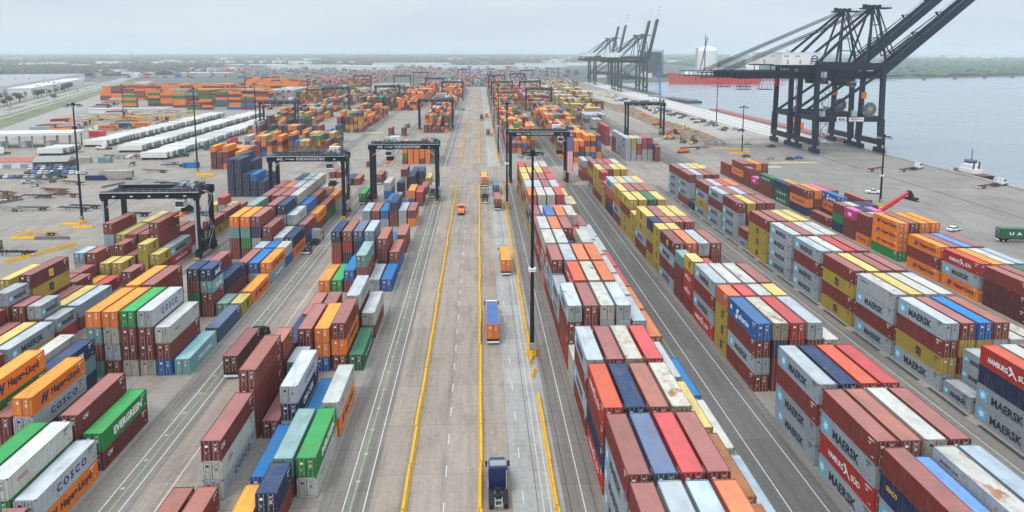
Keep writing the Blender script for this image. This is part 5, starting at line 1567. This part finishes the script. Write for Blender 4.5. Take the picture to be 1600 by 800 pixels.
mb = MB(); mb.box(-2.34,2.34,-1.84,3.24,8.4,9.5); mb.build('window_band', M['glass'], t)
mb = MB(); mb.box(-2.6,2.6,-2.1,3.5,9.9,10.2); mb.build('roof', M['blue'], t)
mb = MB(); mb.cyl((0,0,10.2),(0,0,17),.25,.12,8); mb.beam((-1.6,0,13.5),(1.6,0,13.5),.15,.15); mb.beam((-1,0,15.2),(1,0,15.2),.15,.15); mb.build('mast', M['black'], t)
for sx in (-1,1): mb = MB(); mb.cyl((sx*1.9,-3.8,5.2),(sx*1.9,-4.2,9.6),.5,.45,10); mb.build('funnel', M['darksteel'], t)
for sx in (-1,1):
    for k in range(6): mb = MB(); mb.cyl((sx*4.9-.3,-11+k*3,1.6),(sx*4.9+.3,-11+k*3,1.6),.7,.7,10); mb.build('tyre_fender', M['black'], t)
t = empty('cargo_ship', (431, 1250, -2.6), -PI/2); tag(t, 'long red tanker ship lying across the far dock', 'ship')   # local +y = towards -x? bow west
t.rotation_euler = (0,0,PI/2); t.scale = (1,.67,1)
mb = MB(); hp = [(-17,-130),(17,-130),(19,-100),(19,85),(14,108),(6,122),(0,127),(-6,122),(-14,108),(-19,85),(-19,-100)]
n = len(hp); mb.v += [(x*.9,y*(.97 if y<100 else .93),-1) for x,y in hp]+[(x,y,17+(3.5 if y>100 else 0)) for x,y in hp]
for i in range(n): j=(i+1)%n; mb.f.append((i,j,n+j,n+i)); mb.m.append(0)
mb.f.append(tuple(range(n,2*n))); mb.m.append(1); mb.build('hull', [M['hullred'], M['greentruck']], t)
mb = MB(); mb.prism([(-100,17.1),(78,17.1),(70,23.5),(-96,23.5)], -13, 13); mb.build('tank_cover', M['white'], t)
mb = MB()
for k in range(22): y = -95+k*8; mb.beam((9,y,23.5),(9,y,28),.5,.5); mb.beam((-9,y,23.5),(-9,y,28),.5,.5)
for x in (-9,9): mb.beam((x,-95,28),(x,73,28),.5,.5); mb.beam((x,-95,26),(x,73,26),.5,.5)
mb.build('deck_piping', M['crane_lt'], t)
mb = MB(); mb.box(-16,16,-126,-104,17,44); mb.box(-19,19,-118,-106,44,48); mb.build('bridge_house', M['white'], t)
mb = MB(); mb.cyl((0,100,17),(0,100,46),.6,.4,8); mb.build('foremast', M['crane_lt'], t)
t = empty('work_barge', (229.5, 540, -2.6)); tag(t, 'low red deck barge moored along the quay behind the big cranes', 'barge')
mb = MB(); mb.box(-5,6,-115,115,-1,3.0,0,top=1); mb.build('hull', [M['bargered'], M['bargered']], t)
mb = MB(); mb.beam((0,-60,4),(-2,-50,22),1.2,1.2); mb.box(-3,3,-64,-56,4,8); mb.build('deck_crane', M['orange'], t)
mb = MB()
for k in range(40): mb.box(-5.1,-4.9,-114+k*5.8,-113.7+k*5.8,3,4)
mb.build('bulwark_post', M['bargered'], t)
for i, (x, y, s_) in enumerate(((205,835,30),(222,790,26))):
    t = empty('flat_barge', (x+18,y,-2.6), .2); tag(t, f'grey flat barge off the quay, {("far","near")[i]} one', 'barge')
    mb = MB(); mb.box(-9,9,-s_,s_,-1,2.6); mb.build('hull', M['darksteel'], t)
    mb = MB()
    for k in range(7): mb.box(-6,6,-s_+4+k*7,-s_+8+k*7,2.6,4.4)
    mb.build('deck_cargo', M['grey'], t)
for k in range(5):
    t = empty('mooring_dolphin', (930+k*95, 1390+k*38, -2.6)); tag(t, f'small dark mooring dolphin in the water, {ORD[k+1]} from the left', 'mooring dolphin')
    mb = MB(); mb.cyl((0,0,-2),(0,0,4.5),3.2,3.2,8); mb.box(-5,5,-4,4,4.5,6.4); mb.build('pile_cap', M['darkconc'], t)
t = empty('jetty', (800,1370,-2.6), .35); tag(t, 'low jetty with four thin white masts on the far shore', 'jetty')
mb = MB(); mb.box(-75,75,-6,6,3.5,6); mb.build('deck', M['darkconc'], t)
for k in range(4): mb = MB(); mb.cyl((-10+k*9,0,6),(-10+k*9,0,38),.8,.5,6); mb.build('mast', M['white'], t)

# ------------------------------------------------------------------ tanks and buildings
t = empty('storage_tank', (592, 1760, 0)); tag(t, 'white domed storage tank behind the red ship', 'storage tank')
mb = MB(); mb.cyl((0,0,0),(0,0,58),26,26,36); mb.build('shell', M['white'], t, smooth=False)
mb = MB(); prev = None
for k in range(6):
    a0, a1 = k*PI/12, (k+1)*PI/12
    mb.cyl((0,0,58+13*math.sin(a0)),(0,0,58+13*math.sin(a1)),26*math.cos(a0),max(.3,26*math.cos(a1)),36,caps=(k==5))
mb.build('dome', M['white'], t)
mb = MB(); mb.box(-29,-24,-3,3,0,66); mb.build('stair_tower', M['crane_lt'], t)
t = empty('storage_tank', (421, 1660, 0)); tag(t, 'unfinished dark tank wrapped in scaffolding behind the far quay cranes', 'storage tank')
mb = MB(); mb.cyl((0,0,0),(0,0,56),26,26,12); mb.build('shell', M['crane_far'], t)
mb = MB(); mb.cyl((0,0,56),(0,0,64),26,12,12); mb.build('dome', M['crane_lt'], t)
mb = MB()
for k in range(24):
    a = 2*PI*k/24; mb.beam((28*math.cos(a),28*math.sin(a),0),(28*math.cos(a),28*math.sin(a),62),.9,.9)
for z in range(8,62,7):
    for k in range(24):
        a, b = 2*PI*k/24, 2*PI*(k+1)/24; mb.beam((28*math.cos(a),28*math.sin(a),z),(28*math.cos(b),28*math.sin(b),z),.7,.7)
mb.build('scaffold', M['crane_far'], t)
for i,(x,y,hh,lb) in enumerate(((520,1560,95,'thin lattice mast left of the white domed tank'),(480,1480,88,'leaning far crane jib left of the red ship'),(735,1700,60,'thin pale mast right of the white tank'))):
    t = empty('lattice_mast', (x,y,0)); tag(t, lb, 'mast'); mb = MB()
    tip = Vector((18 if i == 1 else 0, 0, hh))
    for dx,dy in ((-1.4,-1.4),(1.4,-1.4),(1.4,1.4),(-1.4,1.4)): mb.beam((dx,dy,0), tip+Vector((dx*.3,dy*.3,0)), .6, .6)
    for k in range(16): p = tip*(k/16); q = tip*((k+1)/16); mb.beam(p+Vector((-1.2,-1.2,0)), q+Vector((1.2,-1.2,0)), .4, .4)
    mb.build('lattice', M['crane_far'], t)

def building(name, label, c, size, rz, wall, roof, cat='building', windows=0, pitch=0, group=None, z=0):
    t = empty(name, c, rz); tag(t, label, cat, group)
    sx, sy, h = size[0]/2, size[1]/2, size[2]
    mb = MB(); mb.box(-sx,sx,-sy,sy,0,h); mb.build('wall', M[wall], t)
    mb = MB()
    if pitch: mb.prism([(-sy-.4,h),(sy+.4,h),(0,h+pitch)], -sx-.4, sx+.4)
    else: mb.box(-sx-.4,sx+.4,-sy-.4,sy+.4,h,h+.5)
    r_ = mb.build('roof', M[roof], t)
    if windows and not pitch:
        for k in range(windows):
            u = MB(); x = -sx+ (k+.5)*2*sx/windows; u.box(x-1.5,x+1.5,-1.5,1.5,h+.5,h+2.0); u.build('roof_vent', M['crane_lt'], r_)
    for k in range(max(2, windows//2)):
        d = MB(); x = -sx+(k+.5)*2*sx/max(2,windows//2); d.box(x-1.8,x+1.8,-sy-.06,-sy-.004,.1,min(4,h*.6)); d.build('door', M['grey'], t)
    return t
ang = math.atan2(.342,.940)
building('warehouse','huge flat grey-roofed warehouse at the far left beyond the highway',pd(-335,1310),(150,600,12),ang,'roofpale','roofgrey',windows=8)
building('warehouse','narrower pale-roofed warehouse in front of the huge grey one',pd(-243,1230),(26,360,9),ang,'roofpale','roofpale',windows=4)
building('warehouse','low grey-roofed warehouse at the left picture edge beyond the car park',pd(-330,820),(110,260,9),ang,'roofpale','roofgrey',windows=6)
t = empty('gate_canopy', (-270,412,0), .12); tag(t, 'long pale flat-roofed gate canopy at the far left with columns', 'canopy')
mb = MB(); mb.box(-60,32,-9,9,7.2,8.6); mb.build('roof', M['roofpale'], t)
for k in range(14): mb = MB(); mb.cyl((-58+k*6.8,-7,0),(-58+k*6.8,-7,7.2),.4,.4,8); mb.cyl((-58+k*6.8,7,0),(-58+k*6.8,7,7.2),.4,.4,8); mb.build('column', M['grey'], t)
for k in range(6): mb = MB(); mb.box(-50+k*13,-47+k*13,-4,4,0,3); mb.build('booth', M['white'], t)
building('gate_building','red and yellow kiosk at the end of the gate canopy',(-234,428,0),(7,7,7),.1,'red','roofred')
building('workshop','low workshop with a rusty red roof at far left',(-222,338,0),(15,9,3.2),.1,'roofpale','roofred',pitch=1.4)
building('workshop','low workshop with a dark tent roof beside the red-roofed one',(-206,338,0),(15,9,3.0),.1,'darksteel','roofgrey',pitch=2.2)
building('site_hut','long low white hut row in front of the crosswise depot',(-320,640,0),(70,6,4),0,'roofpale','roofpale')
for i, (x, y, sx, sy, h, w, r) in enumerate(((-560,2300,260,60,14,'roofpale','roofpale'),(-260,2700,300,60,14,'roofpale','roofpale'),(-800,2500,200,80,12,'roofgrey','roofpale'),(60,2300,420,50,12,'roofpale','roofpale'),(-1290,3370,330,60,14,'white','white'),(-1030,3360,200,60,14,'white','roofpale'),
        (-1600,1650,160,40,10,'roofpale','roofgrey'),(-1250,2150,120,40,9,'roofpale','roofpale'),(240,2650,200,80,14,'roofpale','roofgrey'),(-330,2060,160,60,16,'roofpale','white'),(450,2900,300,60,12,'white','roofpale'),(-820,1700,70,30,8,'roofpale','white'),(-640,1640,120,30,8,'crane_lt','white'))):
    building('warehouse', f'{("long white","wide pale","grey-sided","very long low","bright white","white","far left pale","small pale","boxy","tall pale","white far","small white-roofed","low white-roofed")[i]} warehouse in the far distance, {("left of centre","behind the stacks","beyond the depot","just beyond the road end","under the left horizon","beside the bright white one","at far left among trees","among the left trees","right of the road end","behind the pale gantries","towards the tanks","behind the tall pale tower","right of the tower mast")[i]}', (x,y,0), (sx,sy,h), random.uniform(-.1,.1), w, r)
for i in range(285):
    y = 1650*(8500/1650)**random.random(); x = random.uniform(-1.0*y, .42*y)
    if (x > -700 and y < 2350) or (-x*.342+y*.94 < 1700): continue
    if x > 500 and y < 3000: continue
    s_ = random.uniform(.35,1.5)*(y/2600)**.5
    mb = MB(); mb.box(-28*s_,28*s_,-14*s_,14*s_,0,random.uniform(7,14)*s_, 0, top=1)
    tag(mb.build('distant_building', [M['roofpale'], M[random.choice(('white','roofpale','roofgrey','roofpale'))]], None, (x,y,0), random.uniform(-.4,.4)), 'small pale building far off among the trees, faded by haze', 'building', 'small pale buildings faded by haze')
for i in range(46):      # refinery on the far right horizon
    x = random.uniform(2000, 5200); y = 4700+random.uniform(-300,900); h = random.choice((20,26,34,45,60,75))
    t = empty('refinery_tower' if h > 50 else 'refinery_tank', (x,y,0)); tag(t, 'pale refinery column or tank on the far right horizon, faded by haze', 'refinery', 'refinery columns and tanks on the right horizon')
    mb = MB(); r = random.uniform(8,13) if h > 50 else random.uniform(28,60); mb.cyl((0,0,0),(0,0,h),r,r*.8 if h > 50 else r,10); mb.build('shell', M['white'] if i % 2 else M['crane_lt'], t)
# far quay buildings behind the slip
for i in range(16):
    x = 260+i*36+random.uniform(-10,10); y = 1420+random.uniform(0,90)+i*8
    mb = MB(); h = random.uniform(5,14); mb.box(-11,11,-7,7,0,h,0,top=1); mb.box(-3,3,-3,3,h,h+4)
    tag(mb.build('dock_shed', [M[random.choice(('crane_lt','roofpale','crane_far'))], M['roofpale']], None, (x,y,0)), f'small dock shed across the water, {ORD[i+1]} from the left', 'shed', 'small dock sheds across the water')

# ------------------------------------------------------------------ vegetation
def leaves(mb, cx, cy, cz, rx, ry, rz_, n, s, rnd):
    for _ in range(n):
        u = rnd.gauss(0,1); v = rnd.gauss(0,1); w = rnd.gauss(0,1); l = math.sqrt(u*u+v*v+w*w)+1e-6; r = rnd.random()**.35
        p = Vector((cx+rx*r*u/l, cy+ry*r*v/l, cz+rz_*r*w/l))
        a = Vector((rnd.uniform(-1,1),rnd.uniform(-1,1),rnd.uniform(-1,1))).normalized(); b = a.orthogonal().normalized(); k = s*rnd.uniform(.6,1.4)
        mb.quad(tuple(p-a*k-b*k), tuple(p+a*k-b*k*.6), tuple(p+a*k*.8+b*k), tuple(p-a*k*.7+b*k*.8))
def tree_meshes(kind, seed):
    rnd = random.Random(seed); tr = MB(); cr = MB()
    if kind == 'palm':
        tr.cyl((0,0,0),(.2,0,7.5),.25,.18,7)
        for k in range(16):
            a = 2*PI*k/16+rnd.uniform(-.2,.2); prev = Vector((.2,0,7.5)); el = rnd.uniform(.1,.9)
            for j in range(4):
                q = prev+Vector((math.cos(a)*.75, math.sin(a)*.75, el-.42*j)); sd = Vector((-math.sin(a),math.cos(a),0))*.32*(1-j*.18)
                cr.quad(tuple(prev-sd), tuple(prev+sd), tuple(q+sd*.8), tuple(q-sd*.8)); prev = q
    else:
        h = 8 if kind == 'oak' else 6
        tr.cyl((0,0,0),(0,0,h*.45),.32,.2,7)
        for k in range(5):
            a = 2*PI*k/5+rnd.random(); tr.cyl((0,0,h*.35),(math.cos(a)*h*.26,math.sin(a)*h*.26,h*.7),.13,.05,5)
        for k in range(9):
            a = 2*PI*rnd.random(); d_ = h*.28*rnd.random()**.5
            leaves(cr, math.cos(a)*d_, math.sin(a)*d_, h*rnd.uniform(.5,.85), h*.24, h*.24, h*.15, 110, .22, rnd)
    return tr.mesh('trunk', [M['bark']], recalc=True), cr.mesh('crown', [M['leaf'] if kind != 'bare' else M['leaf2']])
TM = {k: tree_meshes(k, s_) for k, s_ in (('palm',1),('oak',2),('bare',3))}
rnd = random.Random(5); n = 0
for i in range(58):
    s = 470+i*17+rnd.uniform(-5,5); side = rnd.choice((-209,-212,-186 if i % 4 == 0 else -210))
    if i > 42: s = 450+ (i-43)*55; side = -238
    kind = 'palm' if (side > -212 and i % 2) else 'oak'
    p = pd(side+rnd.uniform(-2,2), s)
    t = empty('palm_tree' if kind == 'palm' else 'oak_tree', p, rnd.uniform(0,6)); sc = rnd.uniform(.85,1.5); t.scale = (sc,sc,sc*rnd.uniform(.85,1.1))
    tag(t, f"{'small palm' if kind == 'palm' else 'round dark green tree'}, {ordn(i+1)} counting away along the far left highway", 'tree', 'trees along the far left highway')
    link_mesh('trunk', TM[kind][0], t); link_mesh('crown', TM[kind][1], t)
def woods(name, region, count, mats, hmin, hmax, label, seed, size=(7,16), clear=-.12):
    rnd = random.Random(seed); mb = MB(); k = 0
    from mathutils import noise as _nz
    while k < count:
        x, y, ok = region(rnd)
        if not ok or _nz.noise(Vector((x/420, y/420, 1.7))) + .5*_nz.noise(Vector((x/130, y/130, 4))) < clear: continue
        k += 1
        f = max(1, y/2600)**.8
        r = rnd.uniform(*size)*f; h = rnd.uniform(hmin,hmax)*min(f,2.3)
        base = len(mb.v); nseg = 6; mi_ = rnd.choice((0,0,1)) if len(mats) > 1 else 0
        # lumpy crown: two uneven rings and a tip
        for lev, (rr, zz) in enumerate(((.62,.22),(1.0,.55),(.6,.88))):
            for i in range(nseg):
                a = 2*PI*i/nseg+lev*.4; q = rr*r*rnd.uniform(.62,1.2)
                mb.v.append((x+math.cos(a)*q, y+math.sin(a)*q, h*zz*rnd.uniform(.85,1.15)))
        mb.v.append((x+rnd.uniform(-1,1), y, h*rnd.uniform(.95,1.15)))
        for lev in range(2):
            for i in range(nseg):
                j = (i+1)%nseg; a = base+lev*nseg
                mb.f.append((a+i,a+j,a+nseg+j,a+nseg+i)); mb.m.append(mi_)
        for i in range(nseg): mb.f.append((base+2*nseg+i, base+2*nseg+(i+1)%nseg, base+3*nseg)); mb.m.append(mi_)
    return tag(mb.build(name, mats), label, 'woodland', kind='stuff')
def regL(r):
    y = 1500*(14000/1500)**(r.random()**1.2); x = r.uniform(-1.05*y, .10*y)
    s = -x*.342+y*.94; p = x*.94+y*.342
    ok = not (-430 < p < -225 and s < 1640) and not (x > -760 and y < 2700) and not (x > -300 and y < 2900)
    return x, y, ok
woods('distant_woods', regL, 15000, [M['leaf2'], M['leaf']], 8, 15, 'grey-green winter woods covering the far left plain to the horizon', 11)
def regR(r):
    x = r.uniform(860, 5200); y0 = 1440+(x-888)*.35 if x < 1310 else 1590+(x-1310)*.36
    y = y0+12+r.random()**1.3*(2600); return x, y, y < 5200
woods('shore_woods', regR, 7000, [M['leaf3'], M['leaf']], 7, 12, 'green shrubby shore woods across the water on the far right', 12, (10,20), -.9)
def regC(r):
    y = 2900*(15000/2900)**r.random(); x = r.uniform(-.25*y, .6*y if y > 6500 else 2600); return x, y, True
woods('horizon_woods', regC, 4500, [M['leaf2'], M['leaf']], 8, 15, 'hazy grey-green woods on the plain beyond the road end', 13)

# ------------------------------------------------------------------ light, sky, air
SUN_EL, SUN_AZ = math.radians(56), math.radians(215)
w = bpy.data.worlds.new('World'); scene.world = w; w.use_nodes = True
nt = w.node_tree; bg = nt.nodes['Background']
sky = nt.nodes.new('ShaderNodeTexSky'); sky.sky_type = 'NISHITA'; sky.sun_disc = False
sky.sun_elevation = SUN_EL; sky.sun_rotation = SUN_AZ; sky.dust_density = 4; sky.air_density = 1.2
tc = nt.nodes.new('ShaderNodeTexCoord')
cl = noise(nt, mapping(nt, tc.outputs['Generated'], (1.2, 1.2, 7)), 2.2, 6, .6)
cloud = ramp(nt, cl, [(.30,(4.55,5.2,5.9)), (.50,(5.05,5.65,6.3)), (.70,(5.5,6.0,6.55))])
c = mixc(nt, .9, sky.outputs[0], cloud)
sx = nt.nodes.new('ShaderNodeSeparateXYZ'); nt.links.new(tc.outputs['Generated'], sx.inputs[0])
el = nt.nodes.new('ShaderNodeMapRange'); el.inputs[1].default_value = .06; el.inputs[2].default_value = .8   # overcast sky: brighter overhead
el.inputs[3].default_value = 1.0; el.inputs[4].default_value = 2.0
nt.links.new(sx.outputs[2], el.inputs[0])
vm = nt.nodes.new('ShaderNodeVectorMath'); vm.operation = 'SCALE'; nt.links.new(c, vm.inputs[0]); nt.links.new(el.outputs[0], vm.inputs['Scale'])
c = vm.outputs[0]
nt.links.new(c, bg.inputs['Color']); bg.inputs['Strength'].default_value = .10
sd = bpy.data.lights.new('sun', 'SUN'); so = bpy.data.objects.new('sun', sd); COL.objects.link(so)
sd.energy = 1.0; sd.angle = math.radians(14); sd.color = (1.0, .97, .93)
so.rotation_euler = (PI/2-SUN_EL, 0, PI-SUN_AZ)

mb = MB(); mb.box(-24900, 24900, -115, 26100, -6.5, 128)
hz_m = bpy.data.materials.new('haze'); hz_m.use_nodes = True
hn = hz_m.node_tree; hn.nodes.remove(hn.nodes['Principled BSDF'])
pv2 = hn.nodes.new('ShaderNodeVolumePrincipled'); pv2.inputs['Color'].default_value = (.86,.95,1,1); pv2.inputs['Density'].default_value = .00015; pv2.inputs['Anisotropy'].default_value = .1
hn.links.new(pv2.outputs[0], hn.nodes['Material Output'].inputs['Volume'])
tag(mb.build('haze', hz_m), kind='stuff')

scene.view_settings.view_transform = 'Standard'
scene.view_settings.look = 'None'
scene.view_settings.exposure = 0.52
scene.view_settings.gamma = 1.0
scene.render.engine = 'CYCLES'
cy = scene.cycles
cy.use_denoising = True
cy.max_bounces = 5; cy.diffuse_bounces = 2; cy.glossy_bounces = 2; cy.transmission_bounces = 1; cy.volume_bounces = 1; cy.transparent_max_bounces = 4
cy.use_adaptive_sampling = True
